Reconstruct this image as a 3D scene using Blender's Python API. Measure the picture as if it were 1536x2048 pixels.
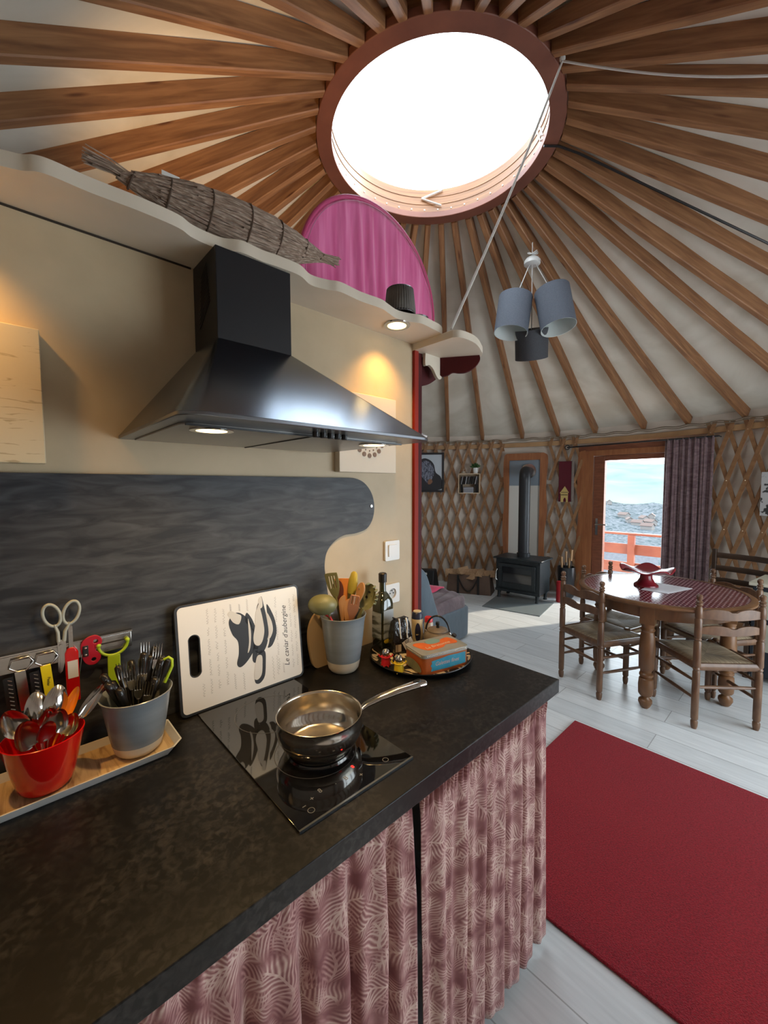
import bpy, bmesh, math, random
from mathutils import Vector, Matrix, noise as mnoise
PI=math.pi; R=math.radians
random.seed(7)
S=bpy.context.scene; COL=S.collection
for o in list(bpy.data.objects): bpy.data.objects.remove(o)
# ---------------------------------------------------------------- camera
cam=bpy.data.cameras.new('camera'); co=bpy.data.objects.new('camera',cam); COL.objects.link(co); S.camera=co
cam.sensor_fit='VERTICAL'; cam.sensor_height=24.0; cam.lens=817/2048*24.0; cam.clip_start=.02; cam.clip_end=5000
yaw,pitch,roll=R(46.95),R(3.58),R(-.18)
fw=Vector((math.cos(yaw)*math.cos(pitch),math.sin(yaw)*math.cos(pitch),-math.sin(pitch)))
rt=Vector((math.sin(yaw),-math.cos(yaw),0)); up=rt.cross(fw)
rt2=rt*math.cos(roll)+up*math.sin(roll); up2=-rt*math.sin(roll)+up*math.cos(roll)
m=Matrix((rt2,up2,-fw)).transposed().to_4x4(); m.translation=Vector((0,0,1.515)); co.matrix_world=m
# ---------------------------------------------------------------- view, sky, sun
S.view_settings.view_transform='Standard'; S.view_settings.look='None'; S.view_settings.gamma=1
S.view_settings.use_curve_mapping=False; S.view_settings.exposure=0.0
W=bpy.data.worlds.new('sky'); S.world=W; W.use_nodes=True
bg=W.node_tree.nodes['Background']; bg.inputs[0].default_value=(.80,.92,1.0,1); bg.inputs[1].default_value=9.0
def light(name,kind,loc,energy,col,aim=None,**k):
    l=bpy.data.lights.new(name,kind); l.energy=energy; l.color=col
    for a,b in k.items(): setattr(l,a,b)
    o=bpy.data.objects.new(name,l); COL.objects.link(o); o.location=loc
    if aim is not None: o.rotation_euler=Vector(aim).to_track_quat('-Z','Y').to_euler()
    return o
sun_az,sun_el=R(-27),R(29)
sd=Vector((math.cos(sun_az)*math.cos(sun_el),math.sin(sun_az)*math.cos(sun_el),math.sin(sun_el)))
light('sun','SUN',(12,-6,9),5.0,(1.0,.88,.70),-sd,angle=R(1.5))
CX,CY=2.174,1.811; RW=3.72
def pol(az,r,z=0.0): a=R(az); return Vector((CX+r*math.cos(a),CY+r*math.sin(a),z))
def portal(loc,aim,sx,sy):
    o=light('daylight_portal','AREA',loc,1,(1,1,1),aim); o.data.shape='RECTANGLE'; o.data.size=sx; o.data.size_y=sy; o.data.cycles.is_portal=True
portal((CX,CY,3.94),(0,0,-1),1.4,1.4)
# ---------------------------------------------------------------- helpers: metadata
def tag(o,label=None,cat=None,group=None,kind=None):
    if label:o['label']=label
    if cat:o['category']=cat
    if group:o['group']=group
    if kind:o['kind']=kind
    return o
AUTO=[]
def thing(name,label,cat,loc=None,rz=0,group=None):
    o=bpy.data.objects.new(name,None); o.empty_display_size=.05; COL.objects.link(o)
    if loc is None: AUTO.append(o)
    else: o.location=loc; o.rotation_euler=(0,0,rz)
    return tag(o,label,cat,group)
def kids(o): return list(o.children)
def dup(root,loc,rz=0,label=None,group=None,rot=None):
    r=root.copy(); COL.objects.link(r); r.location=loc; r.rotation_euler=rot if rot else (0,0,rz)
    if label:r['label']=label
    if group:r['group']=group
    for ch in kids(root):
        c=ch.copy(); COL.objects.link(c); c.parent=r
        for g in kids(ch):
            d=g.copy(); COL.objects.link(d); d.parent=c
    return r
# ---------------------------------------------------------------- helpers: materials
def M(name,c1,c2=None,rough=.5,metal=0.,scale=6.,stretch=(1,1,1),lo=.3,hi=.7,detail=5.,dist=0.,bump=0.,bscale=None,emit=None,spec=.5,coat=0.,rand=False,kind='noise',alpha=1.,sheen=0.,aniso=0.,c3=None):
    m=bpy.data.materials.new(name); m.use_nodes=True; nt=m.node_tree; N=nt.nodes; L=nt.links
    b=N['Principled BSDF']; b.inputs['Base Color'].default_value=(*c1,1); b.inputs['Roughness'].default_value=rough
    b.inputs['Metallic'].default_value=metal; b.inputs['Specular IOR Level'].default_value=spec; b.inputs['Coat Weight'].default_value=coat
    b.inputs['Sheen Weight'].default_value=sheen; b.inputs['Alpha'].default_value=alpha; b.inputs['Anisotropic'].default_value=aniso
    if emit: b.inputs['Emission Color'].default_value=(*emit[0],1); b.inputs['Emission Strength'].default_value=emit[1]
    tc=N.new('ShaderNodeTexCoord'); mp=N.new('ShaderNodeMapping'); mp.inputs['Scale'].default_value=stretch
    src=tc.outputs['Object']
    if rand:
        oi=N.new('ShaderNodeObjectInfo'); mu=N.new('ShaderNodeMath'); mu.operation='MULTIPLY'; mu.inputs[1].default_value=37.
        L.new(oi.outputs['Random'],mu.inputs[0]); ad=N.new('ShaderNodeVectorMath'); ad.operation='ADD'; L.new(src,ad.inputs[0]); L.new(mu.outputs[0],ad.inputs[1]); src=ad.outputs[0]
    L.new(src,mp.inputs[0])
    if c2 is not None:
        if kind=='wave':
            t=N.new('ShaderNodeTexWave'); t.inputs['Scale'].default_value=scale; t.inputs['Distortion'].default_value=dist; t.inputs['Detail'].default_value=detail; t.inputs['Detail Scale'].default_value=1.5; fo=t.outputs['Fac']
        elif kind=='voronoi':
            t=N.new('ShaderNodeTexVoronoi'); t.inputs['Scale'].default_value=scale; fo=t.outputs['Distance']
        else:
            t=N.new('ShaderNodeTexNoise'); t.inputs['Scale'].default_value=scale; t.inputs['Detail'].default_value=detail; t.inputs['Distortion'].default_value=dist; fo=t.outputs['Fac']
        L.new(mp.outputs[0],t.inputs['Vector'])
        cr=N.new('ShaderNodeValToRGB'); cr.color_ramp.elements[0].position=lo; cr.color_ramp.elements[1].position=hi
        cr.color_ramp.elements[0].color=(*c1,1); cr.color_ramp.elements[1].color=(*c2,1)
        if c3: e=cr.color_ramp.elements.new((lo+hi)/2); e.color=(*c3,1)
        L.new(fo,cr.inputs[0]); L.new(cr.outputs[0],b.inputs['Base Color'])
    if bump:
        t2=N.new('ShaderNodeTexNoise'); t2.inputs['Scale'].default_value=bscale or scale; t2.inputs['Detail'].default_value=4
        L.new(mp.outputs[0],t2.inputs['Vector']); bp=N.new('ShaderNodeBump'); bp.inputs['Strength'].default_value=bump; bp.inputs['Distance'].default_value=.01
        L.new(t2.outputs['Fac'],bp.inputs['Height']); L.new(bp.outputs[0],b.inputs['Normal'])
    return m
def knots(m,col=(.12,.04,.015),sc=(1.6,9,9)):
    nt=m.node_tree;N=nt.nodes;L=nt.links;b=N['Principled BSDF'];old=b.inputs['Base Color'].links[0].from_socket
    mp=N['Mapping']; src=mp.inputs[0].links[0].from_socket
    m2=N.new('ShaderNodeMapping'); m2.inputs['Scale'].default_value=sc; L.new(src,m2.inputs[0])
    v=N.new('ShaderNodeTexVoronoi'); v.inputs['Scale'].default_value=1.7; L.new(m2.outputs[0],v.inputs['Vector'])
    cr=N.new('ShaderNodeValToRGB'); cr.color_ramp.elements[0].position=.05; cr.color_ramp.elements[1].position=.17
    cr.color_ramp.elements[0].color=(1,1,1,1); cr.color_ramp.elements[1].color=(0,0,0,1)
    L.new(v.outputs['Distance'],cr.inputs[0]); mx=N.new('ShaderNodeMix'); mx.data_type='RGBA'
    L.new(cr.outputs[0],mx.inputs[0]); L.new(old,mx.inputs[6]); mx.inputs[7].default_value=(*col,1); L.new(mx.outputs[2],b.inputs['Base Color'])
    return m
# ---------------------------------------------------------------- helpers: meshes
class MB:
    def __init__(s): s.v=[];s.f=[];s.mi=[];s.cur=0
    def add(s,vs,fs,T=None):
        n=len(s.v)
        for p in vs:
            p=Vector(p); s.v.append(T@p if T is not None else p)
        for f in fs: s.f.append([i+n for i in f]); s.mi.append(s.cur)
        return s
    def box(s,c,d,rz=0,T=None,rot=None):
        x,y,z=[a/2 for a in d]
        vs=[(-x,-y,-z),(x,-y,-z),(x,y,-z),(-x,y,-z),(-x,-y,z),(x,-y,z),(x,y,z),(-x,y,z)]
        fs=[(0,3,2,1),(4,5,6,7),(0,1,5,4),(1,2,6,5),(2,3,7,6),(3,0,4,7)]
        A=Matrix.Translation(c)@(rot if rot is not None else Matrix.Rotation(rz,4,'Z'))
        return s.add(vs,fs,(T@A) if T is not None else A)
    def bb(s,x0,x1,y0,y1,z0,z1): return s.box(((x0+x1)/2,(y0+y1)/2,(z0+z1)/2),(abs(x1-x0),abs(y1-y0),abs(z1-z0)))
    def rbox(s,c,d,r=.02,k=2.5,n=10,T=None,rz=0,sub=None):
        # superellipsoid-ish soft box
        A=Matrix.Translation(c)@Matrix.Rotation(rz,4,'Z')
        if T is not None: A=T@A
        vs=[];fs=[];e=1/k
        sg=lambda a,p: math.copysign(abs(a)**p,a)
        nu,nv=n*4,n*2
        for j in range(nv+1):
            ph=-PI/2+PI*j/nv
            for i in range(nu):
                th=2*PI*i/nu
                vs.append((d[0]/2*sg(math.cos(ph),e)*sg(math.cos(th),e),d[1]/2*sg(math.cos(ph),e)*sg(math.sin(th),e),d[2]/2*sg(math.sin(ph),e)))
        for j in range(nv):
            for i in range(nu): fs.append((j*nu+i,j*nu+(i+1)%nu,(j+1)*nu+(i+1)%nu,(j+1)*nu+i))
        return s.add(vs,fs,A)
    def lathe(s,prof,c=(0,0,0),n=24,T=None,ax=None,caps=True,fn=None):
        A=Matrix.Translation(c)
        if ax is not None: A=A@Vector(ax).to_track_quat('Z','Y').to_matrix().to_4x4()
        if T is not None: A=T@A
        vs=[];fs=[]
        for (r,z) in prof:
            for i in range(n):
                a=2*PI*i/n; rr=r*(fn(a,z) if fn else 1); vs.append((rr*math.cos(a),rr*math.sin(a),z))
        for j in range(len(prof)-1):
            for i in range(n): fs.append((j*n+i,j*n+(i+1)%n,(j+1)*n+(i+1)%n,(j+1)*n+i))
        if caps:
            if prof[0][0]>1e-5: fs.append(tuple(reversed(range(n))))
            if prof[-1][0]>1e-5: fs.append(tuple(range((len(prof)-1)*n,len(prof)*n)))
        return s.add(vs,fs,A)
    def cyl(s,p0,p1,r0,r1=None,n=12):
        p0=Vector(p0);p1=Vector(p1);r1=r0 if r1 is None else r1
        return s.lathe([(r0,0),(r1,(p1-p0).length)],p0,n,ax=p1-p0)
    def tube(s,pts,r,n=8,closed=False,flat=None,up=None):
        pts=[Vector(p) for p in pts];k=len(pts);vs=[];fs=[];prev=None
        for i,p in enumerate(pts):
            if closed: t=(pts[(i+1)%k]-pts[i-1])
            else: t=pts[min(i+1,k-1)]-pts[max(i-1,0)]
            t.normalize()
            if up is not None: u=Vector(up)-t*t.dot(Vector(up))
            elif prev is None:
                a=Vector((0,0,1)) if abs(t.z)<.9 else Vector((1,0,0)); u=a-t*t.dot(a)
            else: u=prev-t*t.dot(prev)
            u.normalize(); prev=u; w=t.cross(u)
            rr=r[i] if isinstance(r,(list,tuple)) else r
            a_,b_=(rr,rr) if flat is None else (rr*flat,rr)
            for j in range(n):
                a=2*PI*(j+.5)/n; vs.append(p+u*(a_*math.cos(a))+w*(b_*math.sin(a)))
        for i in range(k if closed else k-1):
            for j in range(n):
                i2=(i+1)%k; fs.append((i*n+j,i*n+(j+1)%n,i2*n+(j+1)%n,i2*n+j))
        if not closed: fs+= [tuple(reversed(range(n))),tuple(range((k-1)*n,k*n))]
        return s.add(vs,fs)
    def prism(s,poly,h,T=None,holes=None):
        # polygon in local XY extruded along Z (0..h)
        bm=bmesh.new()
        def loop(pl): 
            vv=[bm.verts.new((p[0],p[1],0)) for p in pl]; return [bm.edges.new((vv[i],vv[(i+1)%len(vv)])) for i in range(len(vv))]
        es=loop(poly)
        for hl in (holes or []): es+=loop(hl)
        r=bmesh.ops.triangle_fill(bm,use_beauty=True,use_dissolve=False,edges=es)
        fc=[f for f in r['geom'] if isinstance(f,bmesh.types.BMFace)]
        bmesh.ops.recalc_face_normals(bm,faces=bm.faces)
        e=bmesh.ops.extrude_face_region(bm,geom=bm.faces[:])
        bmesh.ops.translate(bm,vec=(0,0,h),verts=[g for g in e['geom'] if isinstance(g,bmesh.types.BMVert)])
        bmesh.ops.recalc_face_normals(bm,faces=bm.faces)
        bm.verts.index_update()
        s.add([v.co.copy() for v in bm.verts],[[v.index for v in f.verts] for f in bm.faces],T); bm.free(); return s
    def sphere(s,c,r,n=16,sc=(1,1,1),T=None):
        A=Matrix.Translation(c)@Matrix.Diagonal((*sc,1))
        if T is not None:A=T@A
        pr=[(max(1e-6,r*math.sin(PI*j/(n//2))),-r*math.cos(PI*j/(n//2))) for j in range(n//2+1)]
        return s.lathe(pr,(0,0,0),n,T=A,caps=False)
    def grid(s,fn,nu,nv,cu=False):
        vs=[fn(i/(nu-(0 if cu else 1)),j/(nv-1)) for j in range(nv) for i in range(nu)];fs=[]
        for j in range(nv-1):
            for i in range(nu if cu else nu-1): fs.append((j*nu+i,j*nu+(i+1)%nu,(j+1)*nu+(i+1)%nu,(j+1)*nu+i))
        return s.add(vs,fs)
    def build(s,name,mat,parent=None,smooth=35,bevel=0,seg=2,solid=0,sub=0,label=None):
        me=bpy.data.meshes.new(name); me.from_pydata([tuple(v) for v in s.v],[],s.f)
        mats=mat if isinstance(mat,(list,tuple)) else [mat]
        for q in mats: me.materials.append(q)
        if len(mats)>1:
            for p,i in zip(me.polygons,s.mi): p.material_index=i
        bm=bmesh.new(); bm.from_mesh(me); bmesh.ops.remove_doubles(bm,verts=bm.verts,dist=1e-6)
        bmesh.ops.recalc_face_normals(bm,faces=bm.faces); bm.to_mesh(me); bm.free()
        if smooth:
            for p in me.polygons: p.use_smooth=True
            me.set_sharp_from_angle(angle=R(smooth))
        o=bpy.data.objects.new(name,me); COL.objects.link(o)
        if parent: o.parent=parent
        if solid: d=o.modifiers.new('solid','SOLIDIFY'); d.thickness=solid; d.offset=0
        if bevel: d=o.modifiers.new('bevel','BEVEL'); d.width=bevel; d.segments=seg; d.limit_method='ANGLE'; d.angle_limit=R(40)
        if sub: d=o.modifiers.new('sub','SUBSURF'); d.levels=sub; d.render_levels=sub
        if label: o['label']=label
        return o
def solo(name,mb,mat,label,cat,group=None,**k):
    o=mb.build(name,mat,**k); AUTO.append(o); return tag(o,label,cat,group)
def struct(name,mb,mat,**k):
    o=mb.build(name,mat,**k); o['kind']='structure'; return o
def finalise():
    # put every automatically placed thing's origin at the middle of its base
    for o in AUTO:
        ms=[o] if o.type=='MESH' else []
        for c in kids(o):
            ms.append(c); ms+=kids(c)
        pts=[v.co for q in ms if q.type=='MESH' for v in q.data.vertices]
        if not pts: continue
        b=Vector(((min(p.x for p in pts)+max(p.x for p in pts))/2,(min(p.y for p in pts)+max(p.y for p in pts))/2,min(p.z for p in pts)))
        T=Matrix.Translation(-b)
        for q in ms:
            if q.type=='MESH': q.data.transform(T)
            elif q is not o: q.location-=b
        o.location=b
def text(s,size,T,ext=.0004,shear=0,align='CENTER',sx=1.0):
    c=bpy.data.curves.new('writing','FONT'); c.body=s; c.size=size; c.extrude=ext; c.shear=shear; c.align_x=align; c.align_y='CENTER'
    o=bpy.data.objects.new('writing',c); me=bpy.data.meshes.new_from_object(o)
    mb=MB(); mb.add([Vector((v.co.x*sx,v.co.y,v.co.z)) for v in me.vertices],[list(p.vertices) for p in me.polygons],T)
    bpy.data.objects.remove(o); bpy.data.curves.remove(c); bpy.data.meshes.remove(me); return mb
def frame(o,x,y):
    x=Vector(x).normalized(); y=Vector(y); z=x.cross(y).normalized(); y=z.cross(x)
    m=Matrix((x,y,z)).transposed().to_4x4(); m.translation=Vector(o); return m
def smoothpoly(pts,n=6,closed=True):
    # Catmull-Rom through points
    k=len(pts);out=[]
    for i in range(k if closed else k-1):
        P=[Vector((*pts[(i+d)%k],0)) if closed else Vector((*pts[max(0,min(k-1,i+d))],0)) for d in(-1,0,1,2)]
        for j in range(n):
            t=j/n; q=.5*((2*P[1])+(-P[0]+P[2])*t+(2*P[0]-5*P[1]+4*P[2]-P[3])*t*t+(-P[0]+3*P[1]-3*P[2]+P[3])*t**3)
            out.append((q.x,q.y))
    if not closed: out.append(tuple(pts[-1]))
    return out
def rrect(x0,x1,y0,y1,r,n=6):
    o=[]
    for cx,cy,a in((x1-r,y1-r,0),(x0+r,y1-r,90),(x0+r,y0+r,180),(x1-r,y0+r,270)):
        for i in range(n+1): t=R(a+90*i/n); o.append((cx+r*math.cos(t),cy+r*math.sin(t)))
    return o
# ---------------------------------------------------------------- materials
rafterM=knots(M('rafter_wood',(.19,.082,.034),(.38,.185,.08),rough=.55,scale=3,stretch=(1.2,14,14),rand=True,dist=.6,bump=.08,c3=(.28,.128,.054)))
redwood=M('varnished_redwood',(.17,.055,.028),(.26,.09,.045),rough=.38,scale=4,stretch=(2,2,12),rand=True,dist=.4)
plateM=M('ring_wood',(.15,.05,.032),(.22,.075,.045),rough=.5,scale=5)
liningM=M('lining_wood',(.17,.068,.022),(.30,.13,.046),rough=.4,scale=3,stretch=(1,1,22),dist=.3)
slatM=M('lattice_wood',(.24,.115,.048),(.34,.175,.078),rough=.55,scale=4,stretch=(3,3,6),rand=True)
boardM=M('door_wood',(.25,.085,.032),(.38,.15,.06),rough=.4,scale=3,stretch=(9,9,1),dist=.5,rand=True)
canvasM=M('canvas',(.60,.555,.46),(.74,.70,.61),rough=.9,scale=1.6,lo=.34,hi=.62,detail=7,dist=1.2,bump=.25,bscale=5)
wallcanvasM=M('wall_canvas',(.60,.52,.44),(.72,.64,.55),rough=.9,scale=2,bump=.1)
creamM=M('cream_paint',(.45,.355,.225),(.51,.405,.26),rough=.55,scale=8,bump=.03,bscale=60)
darkredM=M('dark_red_paint',(.05,.005,.007),(.08,.009,.010),rough=.6,spec=.2,scale=4)
redorangeM=M('red_stain',(.24,.020,.012),(.30,.03,.016),rough=.6,spec=.2,scale=4,stretch=(1,1,.2))
chromeM=M('steel',(.62,.60,.57),rough=.14,metal=1.)
brushM=M('brushed_steel',(.55,.53,.50),(.66,.64,.60),rough=.22,metal=1.,scale=8,stretch=(1,1,20))
blackM=M('black_plastic',(.012,.012,.013),rough=.35)
blackmetal=M('black_enamel',(.022,.023,.027),rough=.30,metal=.3,spec=.6)
hoodM=M('hood_black_steel',(.15,.18,.23),rough=.22,metal=1.)
chimM=M('chimney_black',(.007,.008,.011),rough=.42,metal=.1)
whiteM=M('white_plastic',(.72,.72,.70),rough=.35)
castM=M('cast_iron',(.022,.028,.032),(.035,.042,.046),rough=.45,metal=.4,scale=30)
def rgbmix(N,L,fac,a,b):
    mx=N.new('ShaderNodeMix'); mx.data_type='RGBA'; L.new(fac,mx.inputs[0])
    for i,c in((6,a),(7,b)):
        if isinstance(c,tuple): mx.inputs[i].default_value=(*c,1)
        else: L.new(c,mx.inputs[i])
    return mx.outputs[2]
# ---------------------------------------------------------------- setting: floor, wall, ceiling
def floor_mat():
    m=M('whitewashed_planks',(.66,.68,.69),(.80,.82,.83),rough=.34,scale=3,stretch=(14,1.2,1),detail=6,dist=.5,spec=.5)
    N=m.node_tree.nodes;L=m.node_tree.links;b=N['Principled BSDF'];old=b.inputs['Base Color'].links[0].from_socket
    tc=N['Texture Coordinate']; mp=N.new('ShaderNodeMapping'); mp.inputs['Rotation'].default_value=(0,0,PI/2); L.new(tc.outputs['Object'],mp.inputs[0])
    br=N.new('ShaderNodeTexBrick'); br.inputs['Scale'].default_value=1; br.inputs['Brick Width'].default_value=1.25; br.inputs['Row Height'].default_value=.19
    br.inputs['Mortar Size'].default_value=.0025; br.inputs['Color1'].default_value=(1,1,1,1); br.inputs['Color2'].default_value=(.84,.85,.86,1); br.inputs['Mortar'].default_value=(.5,.5,.5,1)
    L.new(mp.outputs[0],br.inputs['Vector'])
    mu=N.new('ShaderNodeMix'); mu.data_type='RGBA'; mu.blend_type='MULTIPLY'; mu.inputs[0].default_value=1
    L.new(old,mu.inputs[6]); L.new(br.outputs['Color'],mu.inputs[7]); L.new(mu.outputs[2],b.inputs['Base Color']); return m
floorM=floor_mat()
mb=MB(); mb.prism([tuple(pol(a,3.80)[:2]) for a in range(0,360,5)],.06,Matrix.Translation((0,0,-.06))); struct('floor',mb,floorM,smooth=0)
DOOR=(6.1,-14.0); WIN=(-58,-96)
def inr(a,r): return r[1]<=a<=r[0]
def wall_seg(a0,a1,z0,z1,mb):
    n=max(1,int((a1-a0)/3))
    for k in range(n):
        A=a0+(a1-a0)*k/n;B=a0+(a1-a0)*(k+1)/n
        p=[pol(A,RW,z0),pol(B,RW,z0),pol(B,RW,z1),pol(A,RW,z1)]; q=[pol(A,RW+.05,z0),pol(B,RW+.05,z0),pol(B,RW+.05,z1),pol(A,RW+.05,z1)]
        mb.add(p+q,[(0,1,2,3),(7,6,5,4),(0,4,5,1),(3,2,6,7),(0,3,7,4),(1,5,6,2)])
mb=MB()
wall_seg(DOOR[0],360+WIN[1],0,2.30,mb); wall_seg(WIN[0],DOOR[1],0,2.30,mb); wall_seg(DOOR[1],DOOR[0],2.01,2.30,mb)
wall_seg(WIN[1],WIN[0],2.0,2.30,mb); wall_seg(WIN[1],WIN[0],0,.25,mb)
struct('wall_round',mb,wallcanvasM)
SL=.52; RIN=.78; ZR=3.706; ANG=math.atan(SL)
def zroof(r): return ZR-SL*(r-RIN)
angs=[106.6,114.2,123,130,138.8,148.2,157.2,165.9,174.1,182.7,191,199.6,207.8,216.6,225.6,234,242.8,250.6,260,268.5,276.8,285.2,293.6,302,310.5,319.6,328,334.8,343.5,351.6,357.9+0.6,366.7,373.6,380.7,389.2,397.1,405,412.6,420.3,428,435.7,443.4,451.2,458.9]
mb=MB()
def cf(u,v):
    a=u*360; r=.73+(3.80-.73)*v; # canvas sags a little between the rafters
    j=min(abs((a-x+180)%360-180) for x in angs); sag=.012*max(0,min(1,(j-.8)/3))*math.sin(PI*min(1,max(0,v)))
    w=.010*mnoise.noise(Vector((r*2.2,a*.06,3)))*min(1,max(0,j-.6))
    return pol(a,r,zroof(r)+.106/math.cos(ANG)-sag+w)
mb.grid(cf,720,40,cu=True)
struct('ceiling',mb,canvasM,solid=.012,smooth=60)
# rafters
RL=(RW-.06-RIN)/math.cos(ANG)
def rafter_mb():
    mb=MB(); w=.0235; h=.100; n=14; c=.005
    xs=[RL*i/n for i in range(n+1)]; vs=[];fs=[]
    for i,x in enumerate(xs):
        hh=h*(1-.30*math.exp(-x/.25)); sh=-hh*math.tan(ANG)*(1 if i==0 else 0)
        lift=.02*math.exp(-x/.04) if i==0 else 0
        vs+=[(x,-w+c,0+lift*0),(x,w-c,0),(x,w,c),(x+sh,w,hh),(x+sh,-w,hh),(x,-w,c)]
    for i in range(n):
        for j in range(6): a=i*6+j;b=i*6+(j+1)%6; fs.append((a,b,b+6,a+6))
    fs+= [tuple(range(6)),tuple(reversed(range(n*6,n*6+6)))]
    mb.add(vs,fs); return mb
raf=rafter_mb().build('roof_rafter',rafterM)
n=0
side={}
def raf_label(a):
    a=a%360
    if a<=60: return 'brown timber roof rafter running down to the far wall beyond the partition end'
    if a<105: return 'brown timber roof rafter behind the pink hoop screen'
    if a<180: return 'warm lit timber roof rafter fanning out over the kitchen partition shelf'
    if a<262: return 'grey brown timber roof rafter running from the crown ring over the viewer'
    return 'brown timber roof rafter fanning out to the right of the crown ring'
rnd=random.Random(3)
for i,a in enumerate(angs):
    o=raf if i==0 else raf.copy()
    if i: COL.objects.link(o)
    p=pol(a,RIN,ZR); o.location=p; aw=(a+180)%360-180; aw=a+(-4.2*math.exp(-((aw+15)/34)**2)); o.rotation_euler=(0,ANG,R(aw)) ; o.rotation_euler[0]=R(rnd.uniform(-1.5,1.5))
    lab=raf_label(a); tag(o,lab,'rafter','roof rafters: '+lab)
# crown ring
def ringband(mb,r0,r1,z0,z1,n=120,a0=0,a1=360):
    full=abs(a1-a0)>=360; vs=[];fs=[];k=n if full else n+1
    for i in range(k):
        a=a0+(a1-a0)*i/n
        vs+=[pol(a,r0,z0),pol(a,r1,z0),pol(a,r1,z1),pol(a,r0,z1)]
    for i in range(n):
        b=((i+1)%k)
        for j in range(4): fs.append((i*4+j,i*4+(j+1)%4,b*4+(j+1)%4,b*4+j))
    if not full: fs+=[(0,1,2,3),tuple(reversed([4*n+j for j in range(4)]))]
    return mb.add(vs,fs)
cr=thing('crown_ring','round red brown wooden crown ring around the roof skylight','roof ring')
ringband(MB(),.682,.777,3.712,3.758).build('bottom_plate',plateM,cr,bevel=.004)
mb=MB()
prof=[.722,.7235,.722,.7195,.722]
for k in range(6): ringband(mb,.688+.004*(k%2),.765,3.758+k*.029,3.758+(k+1)*.029)
mb.build('well_lining',liningM,cr,label='golden laminated wood lining of the skylight well')
mb=MB()
for k in range(40):
    a=k*9+3; mb.sphere(pol(a,.687,3.773),.0065,8)
mb.build('screw_caps',M('screw_white',(.8,.8,.78),rough=.3),cr)
mb=MB(); p=pol(63,.709,3.885); q=pol(63,.705,3.98)
T0=pol(43,.672,3.855); t=Vector((-math.sin(R(43)),math.cos(R(43)),0))
for a,b in((T0-t*.075+Vector((0,0,-.06)),T0+t*.085),(T0+t*.085,T0-t*.085+Vector((0,0,.06)))):
    mb.tube([a,b],.011,6,flat=.5)
mb.build('hinge_arm',whiteM,cr,label='white folding hinge arm')
mb=MB()
for k in(-5,0):
    a=-43+k*.7; mb.tube([pol(a,.675,3.76),pol(a+4,.665,3.87),pol(a+2,.672,3.92)],.005,6)
mb.build('opening_strut',brushM,cr)
def skyglass(name='clear_pane',ri=.06,tint=(1,1,1)):
    m=bpy.data.materials.new(name); m.use_nodes=True; N=m.node_tree.nodes;L=m.node_tree.links; N.clear()
    o=N.new('ShaderNodeOutputMaterial'); t=N.new('ShaderNodeBsdfTransparent'); t.inputs[0].default_value=(*tint,1); g=N.new('ShaderNodeBsdfGlossy'); g.inputs['Roughness'].default_value=.03
    x=N.new('ShaderNodeMixShader'); x.inputs[0].default_value=ri; L.new(t.outputs[0],x.inputs[1]); L.new(g.outputs[0],x.inputs[2]); L.new(x.outputs[0],o.inputs[0]); return m
glassM=skyglass()
mb=MB()
mb.lathe([(.77*math.cos(R(x)),3.935+.22*math.sin(R(x))) for x in range(0,90,9)]+[(.001,4.155)],(CX,CY,0),64,caps=False)
struct('window_1',mb,glassM,solid=.004)
# ---------------------------------------------------------------- lattice wall, eave band
def arcpt(s,z,r): return pol(s/3.66*180/PI,r,z)          # s = metres along the wall
def lattice(name,a0,a1,label,front=1):
    t=thing(name,label,'lattice')
    s0,s1=sorted((a0/180*PI*3.66,a1/180*PI*3.66)); H=2.20; k=.32; per=.167
    def slats(sgn,r,nm):
        i=math.floor((s0-H*k)/per)
        while i*per<s1+H*k:
            b=i*per+.03
            # s = b + sgn*k*z, clipped to the section
            zs=[z for z in [q*H/40 for q in range(41)] if s0<=b+sgn*k*z<=s1]
            if len(zs)>2:
                za,zb=zs[0],zs[-1]; vs=[];fs=[];N=8;w=.019;th=.006
                for j in range(N+1):
                    z=max(.01,za+(zb-za)*j/N); c=b+sgn*k*z; dx=w/math.cos(math.atan(k))
                    vs+=[arcpt(c-dx,z,r-th),arcpt(c+dx,z,r-th),arcpt(c+dx,z,r+th),arcpt(c-dx,z,r+th)]
                for j in range(N):
                    for q in range(4): fs.append((j*4+q,j*4+(q+1)%4,j*4+4+(q+1)%4,j*4+4+q))
                fs+=[(0,1,2,3),tuple(reversed(range(N*4,N*4+4)))]
                m_=MB(); m_.add(vs,fs)
                m_.build('slat',slatM,t,smooth=0)
            i+=1
    slats(-1,3.642,'f'); slats(1,3.658,'b')
    # pale rivet heads where slats cross
    m_=MB()
    for i in range(-60,60):
        for j in range(-60,60):
            bf=i*per+.03; bb=j*per+.03
            z=(bf-bb)/(2*k); s=bf-k*z
            if .05<z<2.1 and s0+.02<s<s1-.02 and (i+j)%2==0: m_.sphere(arcpt(s,z,3.634),.006,6)
    m_.build('rivets',M('rivet',(.6,.45,.3),rough=.3,metal=.5),t)
    return t
lattice('lattice_wall',23.5,62,'wooden lattice wall panel left of the wood stove, crossing slats')
lattice('lattice_wall',13.6,6.6,'narrow wooden lattice wall panel between the stove and the glazed door')
lattice('lattice_wall',-14.2,-48,'wooden lattice wall panel right of the curtained door')
mb=MB(); ringband(mb,3.672,3.712,2.09,2.15,160,13,140); ringband(mb,3.672,3.712,2.09,2.15,60,-57,13)
struct('trim_1',mb,M('eave_band',(.42,.24,.11),(.52,.31,.15),rough=.6,scale=6,rand=True))
mb=MB(); rp=[];rr_=random.Random(2)
for i in range(260): a=-55+i*.6; rp.append(pol(a,3.62+.006*math.sin(i*1.3),2.20+.008*math.sin(i*.9)))
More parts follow.
